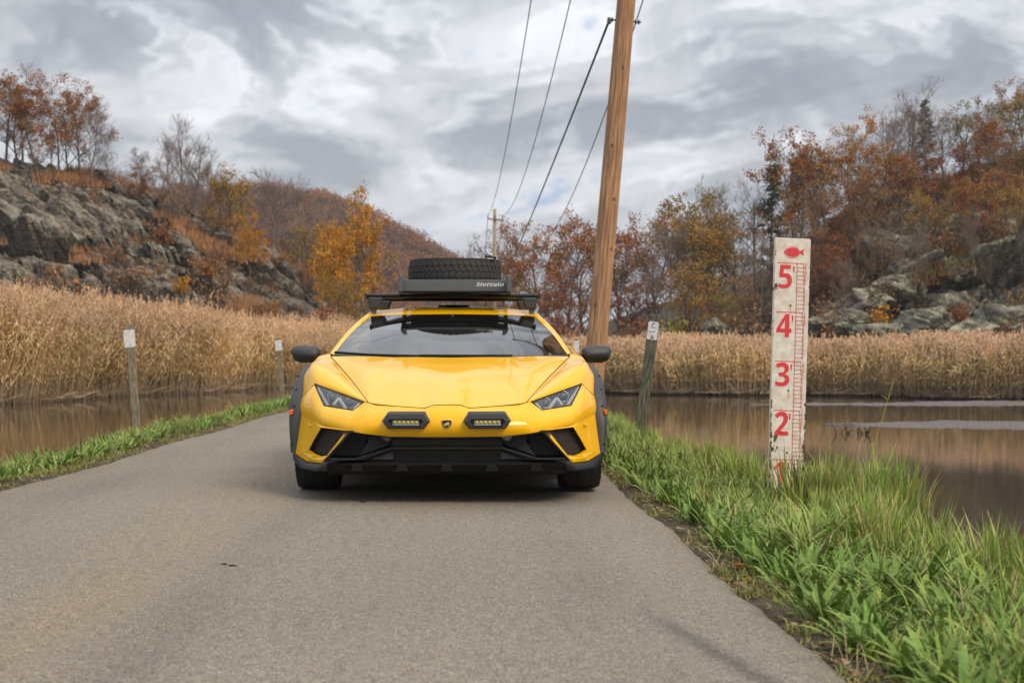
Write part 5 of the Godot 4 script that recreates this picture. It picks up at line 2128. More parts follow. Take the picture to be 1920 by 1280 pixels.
func make_trees() -> void:
	var wood_m := vmat(0.9, 0.2)
	var leaf_m := vmat(0.75, 0.25, 0.5)
	var protos := {}
	var many := {"rust": 4, "bare": 5, "brown": 3, "orange": 3, "gold": 2, "olive": 3, "redoak": 2, "pine": 1}
	var turn := RandomNumberGenerator.new()
	turn.seed = 88
	var count := {}
	var said := {"bare": "bare_tree", "pine": "conifer_tree", "rust": "oak_tree", "redoak": "oak_tree", "brown": "oak_tree", "orange": "maple_tree", "gold": "maple_tree", "olive": "deciduous_tree"}
	for e in tree_list():
		var kind: String = e[3]
		var k: int = count.get(kind, 0)
		count[kind] = k + 1
		var key := "%s%d" % [kind, k % int(many[kind])]
		var gy := ground_y(e[0], e[1]) - 0.5
		var s: float = clampf((e[2] - gy) / (12.0 if kind == "orange" else 10.4), 0.28, 1.9)
		var group := "trees on the left hill" if e[0] < -6.5 else ("trees on the right hill" if e[0] > 9.0 else "trees beyond the reeds behind the car")
		var t := thing(said[kind], e[4], "tree", Vector3(e[0], gy, -e[1]), turn.randf() * TAU, group)
		t.scale = Vector3(s * turn.randf_range(0.92, 1.1), s, s * turn.randf_range(0.92, 1.1)) * (Vector3(0.74, 1, 0.74) if kind == "orange" and e[0] < -6.0 else Vector3.ONE)
		if not protos.has(key):
			protos[key] = tree_proto(kind, 500 + hash(key) % 1000)
		part(protos[key][0], "trunk", wood_m, t)
		if protos[key][1]:
			part(protos[key][1], "crown", leaf_m, t)
	var shr := {}
	var n := 0
	for e in shrub_list():
		var kind: String = e[3]
		n += 1
		var key := kind + str(n % 2)
		if not shr.has(key):
			shr[key] = shrub_proto(kind, 900 + hash(key) % 100)
		var gy := ground_y(e[0], e[1]) + (0.2 if absf(e[0]) > 7.0 else -0.1)
		var s: float = clampf((e[2] - gy) / 2.4, 0.5, 1.5)
		var t := thing("shrub", e[4], "shrub", Vector3(e[0], gy, -e[1] + 0.6), turn.randf() * TAU, "shrubs on the hills")
		t.scale = Vector3.ONE * s
		part(shr[key][0], "stems", wood_m, t)
		part(shr[key][1], "foliage", leaf_m, t)
	var rock := triplanar(vmat(0.92, 0.25), 0.5)
	rock.albedo_texture = noise_tex(512, 0.03, 301, Color(0.5, 0.5, 0.5), Color(1, 1, 1), 6)
	rock.heightmap_enabled = true
	rock.heightmap_texture = rock.albedo_texture
	rock.heightmap_scale = 9.0
	var shapes := []
	for k in 5:
		shapes.append(boulder_mesh(700 + k * 13))
	n = 0
	for e in boulder_list():
		var o := part(shapes[n % 5], "boulder", rock, self)
		tag(o, e[4], "boulder", "boulders on the right hillside")
		o.position = Vector3(e[0], e[2] - e[3] * 0.25, -e[1])
		o.rotation = Vector3(turn.randf_range(-0.2, 0.2), turn.randf_range(-0.8, 0.8), turn.randf_range(-0.2, 0.2))
		o.scale = Vector3(turn.randf_range(0.8, 1.2), turn.randf_range(0.8, 1.2), 1.0) * e[3] * 0.74
		n += 1


func make_undergrowth() -> void:
	# leafless brush between the trees: nobody could count it
	var r := RandomNumberGenerator.new()
	r.seed = 15
	var m := vmat(0.85, 0.2, 0.3)
	for k in 2:
		var made := shrub_proto("brown", 960 + k)
		var xfs := []
		var xfs2 := []
		var tints := PackedColorArray()
		while xfs.size() < 240:
			var q := r.randf()
			var x := 0.0
			var d := 0.0
			if q < 0.54:
				x = r.randf_range(1.5, 36.0)
				d = foot_r(x) + r.randf_range(-1.0, 26.0)
			elif q < 0.84:
				x = r.randf_range(-32.0, -8.0)
				d = foot_l(x) + 1.0 + r.randf_range(0.0, 28.0)
			else:
				d = r.randf_range(72.0, 150.0)
				x = road_l(d) - r.randf_range(1.5, 9.0) if r.randf() < 0.5 else road_r(d) + r.randf_range(1.5, 9.0)
			var s := r.randf_range(0.4, 0.95) * (0.7 if x < -6.5 else 1.0)
			xfs.append(Transform3D(Basis(Vector3.UP, r.randf() * TAU).scaled(Vector3(s, s * r.randf_range(0.7, 1.3), s)), Vector3(x, hill_y(x, d), -d)))
			var v := r.randf_range(0.75, 1.15)
			tints.append(Color(v, v, v))
		scatter("undergrowth", made[0], m, xfs, tints, "tangled leafless brush between the trees on the slopes", "brush").set_meta("group", "undergrowth of the slopes")
		if k == 0:
			scatter("undergrowth", made[1], m, xfs, tints, "thin brown leaves on the brush between the trees", "brush").set_meta("group", "undergrowth leaves of the slopes")


func make_far_woods() -> void:
	# the distant ridge is one mass of bare and brown trees
	var r := RandomNumberGenerator.new()
	r.seed = 5
	var forms := [tree_light("bare", 41), tree_light("brown", 43), tree_light("rust", 47)]
	var m := vmat(0.9, 0.2)
	for k in 3:
		var xfs := []
		var tints := PackedColorArray()
		var want: int = [5200, 2000, 1000][k]
		while xfs.size() < want:
			var d := r.randf_range(330.0, 475.0)
			var u := r.randf_range(-780.0, 60.0)
			var x := u / 2600.0 * d
			var y := far_y(x, d)
			if n_low.get_noise_2d(x * 0.16, d * 0.16) > 0.30 and r.randf() < 0.75:
				continue
			var s := r.randf_range(0.55, 1.05) * (0.75 if y < 3.0 else 1.0)
			xfs.append(Transform3D(Basis(Vector3.UP, r.randf() * TAU).scaled(Vector3.ONE * s), Vector3(x, y - 0.6, -d)))
			var v := r.randf_range(0.75, 1.2)
			tints.append(Color(v, v * 0.97, v * 0.97))
		scatter("far_woods", forms[k], m, xfs, tints, ["bare grey brown woods covering the distant ridge", "brown leaved trees mixed through the distant ridge woods", "rust coloured trees dotted over the distant ridge"][k], "woods")


func tree_light(kind: String, seed_: int) -> ArrayMesh:
	var r := RandomNumberGenerator.new()
	r.seed = seed_
	var b := Buf.new()
	var pal := palette(kind)
	var wood := Color(0.14, 0.105, 0.09)
	for k in 15:
		var a := r.randf() * TAU
		var base := V(0, r.randf_range(1.5, 5.0), 0)
		var tip := base + V(cos(a) * r.randf_range(1.0, 3.2), r.randf_range(2.2, 5.0), sin(a) * r.randf_range(1.0, 3.2))
		var w := V(-sin(a), 0, cos(a)) * 0.07
		b.tri(base - w, base + w, tip, wood)
		for q in 9:
			var p := base.lerp(tip, r.randf_range(0.3, 1.0))
			var t := p + V(r.randf_range(-1.2, 1.2), r.randf_range(0.2, 1.5), r.randf_range(-1.2, 1.2))
			b.tri(p, p + V(0.05, 0, 0.05), t, wood)
			if kind != "bare":
				for z in 3:
					leaf(b, t + V(r.randf_range(-0.4, 0.4), r.randf_range(-0.4, 0.4), r.randf_range(-0.4, 0.4)), r.randf_range(0.3, 0.6), pal[r.randi() % 3] * r.randf_range(0.8, 1.2), r)
	b.tri(V(-0.12, 0, 0), V(0.12, 0, 0), V(0, 8, 0), wood)
	b.tri(V(0, 0, -0.12), V(0, 0, 0.12), V(0, 8, 0), wood)
	return b.done()


func tree_list() -> Array:
	return [
		[-30.8, 84.0, 18.9, "rust", "tall rust brown oak at the left edge of the photo on the rocky hilltop"],
		[-31.1, 88.0, 18.9, "brown", "brown sparse oak second from the left edge on the rocky hilltop"],
		[-28.3, 83.0, 16.6, "rust", "rust oak on the left hilltop between two taller neighbours, trunk above the grey ledge"],
		[-27.4, 84.0, 17.1, "rust", "rust oak with straight dark trunk in the middle of the left hilltop group"],
		[-26.5, 85.0, 17.3, "rust", "rust oak at the right end of the leafy left hilltop group"],
		[-29.9, 90.0, 16.7, "bare", "thin bare tree showing behind the leafy oaks on the left hilltop"],
		[-25.6, 84.0, 16.7, "bare", "bare tree leaning right beside the leafy oaks on the left hilltop"],
		[-24.5, 85.0, 13.2, "bare", "small bare tree alone between the leaning tree and the orange grass slope"],
		[-22.8, 84.0, 12.5, "redoak", "small dark red oak above the orange grass on the left hill"],
		[-22.6, 88.0, 14.4, "bare", "slim bare tree left of the tall twin stemmed bare tree"],
		[-20.2, 84.0, 15.0, "bare", "tallest bare tree on the left hill with a broad twiggy crown"],
		[-20.2, 88.0, 13.1, "bare", "bare tree close behind the tallest bare tree on the left hill"],
		[-18.5, 84.0, 13.1, "bare", "crooked bare tree at the right end of the bare group on the left hill"],
		[-20.2, 82.0, 11.7, "brown", "low brown leaved tree under the tallest bare tree"],
		[-16.4, 82.0, 12.0, "gold", "thin topped yellow brown tree standing over the bright orange tree on the slope"],
		[-14.8, 78.0, 9.4, "orange", "bright orange bushy tree on the left slope above the boulders"],
		[-17.7, 84.0, 12.0, "brown", "thin brown tree left of the bright orange tree on the slope"],
		[-14.2, 86.0, 12.3, "bare", "bare grey tree between the two orange trees, tallest of three"],
		[-13.5, 88.0, 12.0, "bare", "bare tree with a forked dark top left of the big orange tree"],
		[-16.0, 92.0, 11.5, "bare", "short bare tree right behind the bright orange tree"],
		[-12.0, 84.0, 9.3, "olive", "olive green small tree under the left side of the big orange tree"],
		[-9.1, 74.0, 10.3, "orange", "big orange tree in full leaf at the right end of the rocky hill"],
		[-10.3, 80.0, 9.7, "orange", "orange tree overlapping the right side of the big orange tree"],
		[-8.9, 86.0, 9.4, "gold", "loose golden tree at the outer right of the big orange tree"],
		[-8.4, 70.0, 4.7, "olive", "low olive tree beside the rock bluff under the big orange tree"],
		[-9.5, 95.0, 6.0, "rust", "rust brown low tree at the foot of the distant ridge left of the car roof"],
		[-9.3, 110.0, 5.2, "brown", "brown low tree beside the road left of the roof rack"],
		[-6.2, 165.0, 13.8, "bare", "bare far tree left of the distant utility pole, behind the spare tyre"],
		[-4.6, 170.0, 13.9, "bare", "bare far tree next to the distant utility pole"],
		[-0.6, 104.0, 10.4, "brown", "sparse brown tree just right of the distant utility pole"],
		[1.0, 108.0, 8.8, "rust", "rust tree behind the sparse brown tree right of the distant pole"],
		[2.3, 98.0, 9.2, "rust", "rust red tree above the right end of the roof rack"],
		[3.8, 96.0, 10.4, "rust", "tallest rust tree left of the leaning utility pole"],
		[5.3, 104.0, 11.4, "brown", "brown tree directly left of the leaning utility pole"],
		[2.8, 92.0, 5.9, "redoak", "low dark red tree under the rust trees right of the roof rack"],
		[7.3, 93.0, 11.0, "rust", "rust red tree directly right of the leaning utility pole"],
		[8.9, 98.0, 11.3, "rust", "rust tree second to the right of the leaning utility pole"],
		[9.4, 92.0, 9.4, "brown", "brown tree above the leaning marker post"],
		[7.3, 86.0, 5.6, "redoak", "low dark red tree between the utility pole and the marker post"],
		[9.0, 80.0, 8.9, "bare", "forked bare grey tree right of the leaning marker post"],
		[10.2, 83.0, 10.6, "olive", "tall olive brown tree right of the leaning marker post"],
		[11.5, 85.0, 11.1, "olive", "olive tree with a rounded pale top, half way between post and depth gauge"],
		[11.6, 80.0, 9.4, "gold", "golden brown tree left of the bare trees near the depth gauge"],
		[9.8, 75.0, 6.1, "gold", "low golden tree in front of the two olive trees"],
		[12.9, 82.0, 9.4, "brown", "brown tree beside the golden tree left of the depth gauge"],
		[14.2, 86.0, 11.4, "bare", "bare tree with an arching trunk left of the conifer"],
		[15.4, 88.0, 12.0, "bare", "bare upright tree directly left of the conifer"],
		[15.7, 84.0, 12.6, "pine", "grey green conifer with a pointed top above the depth gauge"],
		[17.4, 88.0, 12.4, "bare", "bare tree between the conifer and the rust trees on the right hill"],
		[12.2, 72.0, 5.3, "brown", "low brown tree left of the depth gauge"],
		[10.6, 70.0, 4.1, "olive", "yellow olive low tree above the reeds left of the depth gauge"],
		[17.2, 84.0, 13.6, "rust", "rust tree first to the right of the conifer"],
		[18.8, 86.0, 14.1, "gold", "golden brown tree at the top left of the right hill woods"],
		[19.4, 84.0, 13.9, "rust", "dense rust tree on the left shoulder of the right hill"],
		[21.4, 88.0, 14.7, "brown", "brown tree behind the dense rust tree on the right hill shoulder"],
		[15.7, 74.0, 8.3, "brown", "brown thin tree low on the slope right of the depth gauge top"],
		[16.2, 71.0, 7.2, "redoak", "dark red thin tree on the low slope right of the depth gauge"],
		[16.6, 69.0, 6.0, "bare", "pale bare tree in front of the rocks right of the depth gauge"],
		[22.4, 88.0, 16.6, "orange", "orange topped tree standing out on the skyline of the right hill"],
		[24.5, 92.0, 17.0, "bare", "bare tree behind the orange topped skyline tree on the right"],
		[25.3, 90.0, 17.3, "bare", "bare tree with spreading limbs on the right hill skyline"],
		[25.6, 88.0, 17.6, "bare", "tallest bare tree on the right hill skyline"],
		[22.5, 80.0, 13.5, "rust", "rust tree on the rock shelf under the bare skyline trees"],
		[26.9, 90.0, 17.6, "pine", "green topped conifer on the right hill skyline"],
		[24.8, 82.0, 13.5, "redoak", "dark red tree below the skyline conifer on the right"],
		[28.7, 92.0, 17.3, "brown", "brown tree right of the skyline conifer"],
		[28.4, 88.0, 17.0, "olive", "olive tree on the skyline in the middle of the right woods"],
		[27.4, 83.0, 14.1, "redoak", "dark red tree under the olive skyline tree"],
		[31.3, 92.0, 17.0, "bare", "bare tree left of the tall leaning tree at the right edge"],
		[28.6, 82.0, 15.1, "rust", "rust tree left of the tallest tree at the right edge"],
		[30.8, 86.0, 17.9, "olive", "tallest tree of the right hill, olive topped with a forked dark trunk"],
		[33.3, 90.0, 18.2, "rust", "rust tree cut by the right edge of the photo at the skyline"],
		[22.2, 73.0, 10.0, "gold", "golden brown tree spreading over the rocks on the right slope"],
		[24.2, 75.0, 10.4, "gold", "golden tree on the rocks between the spreading golden brown tree and the right edge"],
		[24.2, 71.0, 9.7, "rust", "rust tree low on the rocky slope near the right edge"],
		[26.1, 73.0, 11.3, "rust", "rust tree in front of the tallest tree at the right edge"],
		[25.4, 69.0, 9.9, "gold", "golden low tree at the right edge above the reeds"],
		[20.0, 69.0, 7.5, "bare", "thin bare tree rising from the boulders on the right slope"],
		[19.1, 71.0, 7.6, "brown", "thin brown tree between the boulders on the right slope"],
		[19.6, 76.0, 10.6, "brown", "brown tree under the orange topped skyline tree"],
		[18.4, 78.0, 10.5, "rust", "rust tree in the middle of the woods above the depth gauge"],
		[-22.8, 86.0, 13.7, "bare", "slender bare tree left of the twin stemmed bare group, above the orange grass"],
		[-20.6, 88.0, 14.4, "bare", "bare tree just right of the tallest bare tree, nearly as high"],
		[-18.4, 90.0, 12.4, "bare", "thin bare tree left of the yellow brown tree on the slope"],
		[-30.0, 84.0, 17.4, "brown", "brown sparse oak between the two leftmost oaks on the hilltop"],
		[-27.5, 86.0, 16.5, "brown", "thin brown oak low between the two right oaks of the hilltop group"],
		[17.2, 78.0, 10.8, "brown", "brown tree under the golden brown tree left in the right hill woods"],
		[19.9, 80.0, 12.3, "brown", "brown leaved tree under the shoulder of the right hill"],
		[22.2, 82.0, 14.2, "brown", "brown tree left of the rust tree on the rock shelf"],
		[28.5, 86.0, 16.1, "bare", "grey bare tree between the olive skyline tree and the right edge"],
		[27.2, 78.0, 12.9, "brown", "brown tree under the rust tree near the right edge"],
		[19.0, 73.0, 8.2, "bare", "bare thin trunk among the rocks left of the brown boulder tree"],
		[23.1, 69.0, 7.8, "bare", "pale bare sapling among the boulders near the right edge"],
		[18.3, 88.0, 13.5, "brown", "brown tree behind the first rust trees right of the conifer"],
		[12.2, 86.0, 9.5, "bare", "bare grey tree behind the golden brown tree left of the depth gauge"],
		[13.6, 76.0, 7.3, "bare", "bare sapling close left of the depth gauge above the reeds"],
		[15.0, 78.0, 8.1, "brown", "brown tree right behind the depth gauge"],
	]


func shrub_list() -> Array:
	return [
		[-19.9, 64.0, 4.7, "rust", "rust shrub growing from the cliff face at far left"],
		[-19.1, 63.0, 3.7, "redoak", "dark red shrub at the cliff foot at far left"],
		[-22.8, 66.0, 3.4, "redoak", "dark red low shrub above the reeds near the left edge"],
		[-16.0, 66.0, 3.4, "rust", "rust shrub among the reeds tops under the cliff"],
		[-16.1, 68.0, 4.6, "orange", "orange shrub half way up the cliff face"],
		[-15.6, 72.0, 6.2, "rust", "rust shrub in the middle of the left hillside"],
		[-19.0, 76.0, 8.2, "redoak", "dark red shrub under the bare trees on the left hill"],
		[-14.1, 68.0, 4.6, "brown", "brown shrub beside the pale boulders on the left hill"],
		[-11.5, 68.0, 3.5, "rust", "rust shrub among the lower boulders on the left"],
		[-9.4, 68.0, 3.5, "redoak", "dark red shrub on the bluff under the big orange tree"],
		[-19.8, 70.0, 6.0, "brown", "brown shrub in a cleft of the left cliff"],
		[-9.2, 100.0, 3.6, "rust", "rust shrub beside the road far behind the car"],
		[-8.2, 76.0, 2.7, "brown", "brown shrub at the end of the rock bluff"],
		[17.3, 66.0, 3.1, "orange", "orange shrub above the reeds right of the depth gauge"],
		[21.1, 66.0, 3.4, "redoak", "dark red shrub among the boulders on the right"],
		[22.8, 65.0, 2.7, "brown", "brown shrub at the reeds edge near the right edge of the photo"],
		[7.5, 64.0, 2.7, "green", "yellow green shrub above the reeds left of the depth gauge"],
		[5.7, 78.0, 2.7, "brown", "brown shrub between the leaning utility pole and the reeds"],
		[7.1, 74.0, 2.9, "redoak", "dark red shrub behind the leaning marker post"],
		[11.9, 66.0, 3.4, "brown", "brown shrub behind the depth gauge"],
		[14.7, 66.0, 3.4, "brown", "brown shrub right of the depth gauge at the slope foot"],
		[1.4, 88.0, 4.0, "rust", "rust shrub behind the right end of the roof rack"],
		[2.9, 84.0, 3.3, "redoak", "dark red shrub behind the right door mirror"],
	]


func boulder_list() -> Array:
	return [
		[19.7, 70.0, 4.7, 1.55, "large pale green boulder in the middle of the right slope"],
		[17.4, 68.0, 3.9, 1.1, "rounded boulder left of the large pale one on the right slope"],
		[16.0, 66.0, 2.7, 1.5, "broad lichen boulder just right of the depth gauge"],
		[14.2, 65.0, 2.4, 1.0, "low boulder touching the right side of the depth gauge"],
		[17.5, 65.0, 2.2, 1.2, "boulder above the reeds below the orange shrub"],
		[19.8, 66.0, 2.7, 1.6, "mossy boulder right of the orange shrub"],
		[21.2, 65.0, 2.2, 1.5, "wide boulder above the reeds, second from the right edge"],
		[23.4, 66.0, 2.7, 1.9, "big grey green boulder at the right edge above the reeds"],
		[22.6, 70.0, 5.2, 1.3, "split boulder under the golden tree on the right slope"],
		[25.2, 72.0, 5.9, 1.6, "high boulder near the right edge among rust trees"],
		[23.7, 88.0, 11.4, 1.5, "grey boulder on the skyline of the right hill"],
		[19.9, 76.0, 7.3, 1.3, "boulder half way up the right slope"],
		[21.9, 75.0, 6.7, 1.2, "boulder under the rust tree on the right slope"],
		[9.6, 66.0, 2.2, 0.9, "small boulder above the reeds left of the depth gauge"],
		[7.2, 68.0, 2.0, 0.8, "small pale boulder behind the leaning marker post"],
	]


# ---------------------------------------------------------------- grass and reeds
func blade(b: Buf, p: Vector3, heading: float, length: float, w: float, droop: float, lean: float, c0: Color, c1: Color, segs: int, broad: bool) -> void:
	var out := V(cos(heading), 0, sin(heading))
	var side := V(-sin(heading), 0, cos(heading))
	var q := p
	var ang := lean
	var prev_l := p - side * w * 0.3
	var prev_r := p + side * w * 0.3
	var c := c0
	for s in segs:
		var f := float(s + 1) / segs
		var dir := out * sin(ang) + V(0, 1, 0) * cos(ang)
		q += dir * (length / segs)
		ang += droop / segs * (0.4 + 1.2 * f)
		var ww := w * (sin(PI * clampf(f * 0.86 + 0.1, 0, 1)) if broad else (1.0 - f ** 2.2) + 0.04)
		var l := q - side * ww * 0.5
		var r := q + side * ww * 0.5
		var cn := c0.lerp(c1, f)
		if s == segs - 1:
			b.tri(prev_l, prev_r, q, cn)
		else:
			if broad:
				# folded along the midrib
				var low := q - (out * cos(ang) - V(0, 1, 0) * sin(ang)) * 0.0 - V(0, ww * 0.16, 0)
				b.quad(prev_l, (prev_l + prev_r) * 0.5, low, l, c, cn)
				b.quad((prev_l + prev_r) * 0.5, prev_r, r, low, c, cn)
			else:
				b.quad(prev_l, prev_r, r, l, c, cn)
		prev_l = l
		prev_r = r
		c = cn


func tuft(seed_: int, kind: String) -> ArrayMesh:
	var r := RandomNumberGenerator.new()
	r.seed = seed_
	var b := Buf.new()
	var n: int = {"long": 17, "broad": 12, "low": 22, "straw": 12, "tall": 26}[kind]
	for k in n:
		var a := r.randf() * TAU
		var p: Vector3 = V(r.randf_range(-1, 1), 0, r.randf_range(-1, 1)) * {"long": 0.05, "broad": 0.05, "low": 0.06, "straw": 0.06, "tall": 0.06}[kind]
		p.y = -0.02
		var g := Color(0.120, 0.215, 0.034).lerp(Color(0.25, 0.335, 0.066), r.randf())
		var base := Color(0.16, 0.17, 0.06)
		if kind == "long" or kind == "tall":
			if r.randf() < 0.10:
				g = Color(0.46, 0.38, 0.19)
			var tip := g * r.randf_range(0.95, 1.35)
			if r.randf() < 0.3:
				tip = Color(0.42, 0.38, 0.16)
			blade(b, p, a, r.randf_range(0.15, 0.37) * (1.3 if kind == "tall" else 1.0), r.randf_range(0.0075, 0.0145), r.randf_range(0.5, 2.2) if kind == "long" else r.randf_range(0.05, 0.7), r.randf_range(0.05, 0.75) if kind == "long" else r.randf_range(0.0, 0.28), base.lerp(g, 0.4), tip, 6, false)
		elif kind == "broad":
			g = Color(0.105, 0.185, 0.034).lerp(Color(0.225, 0.295, 0.066), r.randf())
			blade(b, p, a, r.randf_range(0.08, 0.26), r.randf_range(0.010, 0.030), r.randf_range(0.4, 1.3), r.randf_range(0.25, 0.9), g * 0.9, g * r.randf_range(1.0, 1.25), 6, true)
		elif kind == "low":
			g = Color(0.17, 0.20, 0.045).lerp(Color(0.27, 0.26, 0.07), r.randf())
			blade(b, p, a, r.randf_range(0.02, 0.06), r.randf_range(0.004, 0.008), r.randf_range(0.2, 1.4), r.randf_range(0.2, 1.1), g * 0.8, g, 3, false)
		else:
			g = Color(0.40, 0.32, 0.17).lerp(Color(0.28, 0.20, 0.10), r.randf())
			blade(b, p, a, r.randf_range(0.15, 0.38), r.randf_range(0.003, 0.006), r.randf_range(0.4, 1.4), r.randf_range(0.5, 1.45), g, g * 1.1, 5, false)
	return b.done()


func make_grass() -> void:
	var m := vmat(0.55, 0.35, 0.55)
	var r := RandomNumberGenerator.new()
	r.seed = 77
	var patch := noise(401, 0.9, 3)
	var zone := noise(402, 0.35, 2)
	var kinds := ["long", "broad", "low", "straw", "tall"]
	var xfs := {}
	var tints := {}
	for k in kinds:
		for v in 3:
			xfs[k + str(v)] = []
			tints[k + str(v)] = PackedColorArray()
	var put := func(kind: String, x: float, d: float, s: float) -> void:
		var key := kind + str(r.randi() % 3)
		var lean := Basis.from_euler(Vector3(r.randf_range(-0.25, 0.25), r.randf() * TAU, r.randf_range(-0.25, 0.25)))
		xfs[key].append(Transform3D(lean.scaled(Vector3.ONE * s), Vector3(x, ground_y(x, d), -d)))
		var v := r.randf_range(0.78, 1.22)
		tints[key].append(Color(v * r.randf_range(0.9, 1.12), v, v * r.randf_range(0.85, 1.1)))
	var big_n := 1.0
	for side in [1, -1]:
		var tries: int = 20000 if side > 0 else 15000
		for i in tries:
			var d: float = 2.6 + 52.0 * pow(r.randf(), 2.3) if side > 0 else 6.0 + 58.0 * pow(r.randf(), 1.7)
			var w := verge_r(d) if side > 0 else verge_l(d)
			var off := r.randf_range(-0.02, w + 0.42)
			var x := road_r(d) + off if side > 0 else road_l(d) - off
			if ground_y(x, d) < WATER + 0.04:
				continue
			var u := off / w
			var pt := patch.get_noise_2d(x * 1.6, d * 1.6)
			var zn := zone.get_noise_2d(x, d)
			var edge := 0.13 + 0.10 * zn + 0.07 * pt + (0.08 if d < 9.0 and side > 0 else 0.0)
			if side < 0:
				edge = 0.30 + 0.10 * zn
			if off < edge * (0.7 if side > 0 else 1.0):
				# bare soil and moss by the asphalt
				if pt > -0.15 and off > 0.02 and r.randf() < 0.75:
					put.call("low", x, d, r.randf_range(0.6, 1.3))
				elif r.randf() < 0.08:
					put.call("straw", x, d, r.randf_range(0.3, 0.6))
				continue
			if off < edge + 0.10:
				put.call("low" if r.randf() < 0.6 else "broad", x, d, r.randf_range(0.5, 0.95))
				continue
			big_n = 1.0 + 0.55 * pt
			var q := r.randf()
			var near := smoothstep(6.5, 4.0, d) if side > 0 else 0.0
			var broad := clampf(0.22 + 0.9 * zn + 0.30 * near - (0.25 if u > 0.6 else 0.0), 0.04, 0.85)
			if side < 0:
				broad = 0.45
			var big := big_n * lerpf(0.6, 1.0, smoothstep(0.1, 0.6, u)) * lerpf(1.0, 0.7, smoothstep(0.85, 1.3, u)) * (0.62 if side < 0 else lerpf(0.86, 0.70, smoothstep(6.0, 9.0, d)))
			if side > 0 and x > 1.15 and x < 2.0 and d > 6.6 and d < 8.75:
				big *= 0.66
			if q < broad:
				put.call("broad", x, d, r.randf_range(0.75, 1.3) * big)
			elif q < broad + 0.15:
				put.call("straw", x, d, r.randf_range(0.7, 1.2) * big)
			elif u > 0.7 and pt > 0.12 and side > 0:
				put.call("tall", x, d, r.randf_range(0.55, 0.95) * big)
			else:
				put.call("long", x, d, r.randf_range(0.65, 1.15) * big)
	# the tall sheaf right of the depth board
	for i in 26:
		put.call("tall", 2.36 + r.randfn() * 0.13, 8.3 + r.randfn() * 0.14, r.randf_range(0.95, 1.3))
	for i in 60:
		put.call("tall", 1.95 + r.randfn() * 0.16, 8.35 + r.randfn() * 0.2, r.randf_range(0.6, 0.95))
	for i in 30:
		put.call("long", 1.68 + r.randfn() * 0.14, 8.35 + r.randfn() * 0.06, r.randf_range(0.4, 0.62))
	for side in [0]:
		for k in kinds:
			for v in 3:
				var key: String = k + str(v)
				var names := {"long": "grass", "broad": "broad_leaf_weeds", "low": "short_grass", "straw": "dry_grass", "tall": "tall_grass"}
				var what: String = {"long": "fresh green grass leaning over both verges of the road", "broad": "broad leaved green weeds growing along both road edges", "low": "short yellow green moss and grass at the asphalt edge", "straw": "dry straw coloured stems lying in the green verge", "tall": "tall upright green grass along the water edge"}[k]
				if xfs[key].size():
					scatter(names[k], tuft(1000 + hash(key) % 500, k), m, xfs[key], tints[key], what + [", first sort", ", second sort", ", third sort"][v] if false else what, "grass" if k != "broad" else "weeds").set_meta("group", what)
	# one long flowering stalk leaning over the creek
	var st := Buf.new()
	var pts := bent(V(2.02, -0.1, -8.2), V(0.30, 1, 0).normalized(), 0.82, 8, 0.012, -0.005, r)
	st.tube(pts, 0.0032, 0.0016, 5, Color(0.30, 0.32, 0.06), Color(0.36, 0.36, 0.08))
	for i in 14:
		var p: Vector3 = pts[6].lerp(pts[8], r.randf())
		st.tube([p, p + V(r.randf_range(-0.05, 0.06), r.randf_range(0.01, 0.06), r.randf_range(-0.04, 0.04))], 0.001, 0.0006, 3, Color(0.34, 0.33, 0.09), Color(0.36, 0.33, 0.1))
	tag(part(st, "grass_stalk", vmat(0.6, 0.3), self), "single long yellow green stalk leaning over the water right of the depth board", "grass")
	# fallen leaves and litter on the soil edge and the asphalt
	var lb := Buf.new()
	for i in 3:
		leaf(lb, V(0, 0.004, 0), 0.05, Color(1, 1, 1), r)
	var lx := []
	var lt := PackedColorArray()
	for i in 1100:
		var d := 3.0 + 15.0 * pow(r.randf(), 1.6)
		var right := r.randf() < 0.55
		var x := road_r(d) + r.randf_range(-0.06, 0.42) if right else road_l(d) - r.randf_range(-0.06, 0.4)
		lx.append(Transform3D(Basis.from_euler(Vector3(0, r.randf() * TAU, 0)).scaled(V(1, 0.3, 1) * r.randf_range(0.25, 0.8)), Vector3(x, ground_y(x, d) + 0.012, -d)))
		lt.append(Color(0.16, 0.085, 0.045).lerp(Color(0.30, 0.22, 0.13), r.randf()))
	scatter("leaf_litter", lb.done(), vmat(0.8, 0.2), lx, lt, "small dead leaves and bits of straw along the asphalt edges", "leaves")
	var dead := [[0.80, 6.75, 0.036, "curled grey brown dead leaf at the right asphalt edge"], [0.93, 5.55, 0.032, "red brown dead leaf on the soil beside the road"], [-0.86, 7.85, 0.032, "dark leaf lying on the asphalt in front of the car"], [-1.12, 5.47, 0.022, "thin dark leaf on the asphalt left of the car front"]]
	for e in dead:
		var q := Buf.new()
		for i in 2:
			leaf(q, V(0, 0.004, 0), e[2] * 2.0, [Color(0.22, 0.17, 0.13), Color(0.26, 0.07, 0.03), Color(0.03, 0.025, 0.02), Color(0.05, 0.04, 0.03)][dead.find(e)], r)
		var o := part(q, "dead_leaf", vmat(0.8, 0.2), self)
		tag(o, e[3], "leaf")
		o.scale = V(1, 0.25, 0.6)
		o.position = V(e[0], 0.026 if e[0] < 0.6 else ground_y(e[0], e[1]) + 0.03, -e[1])


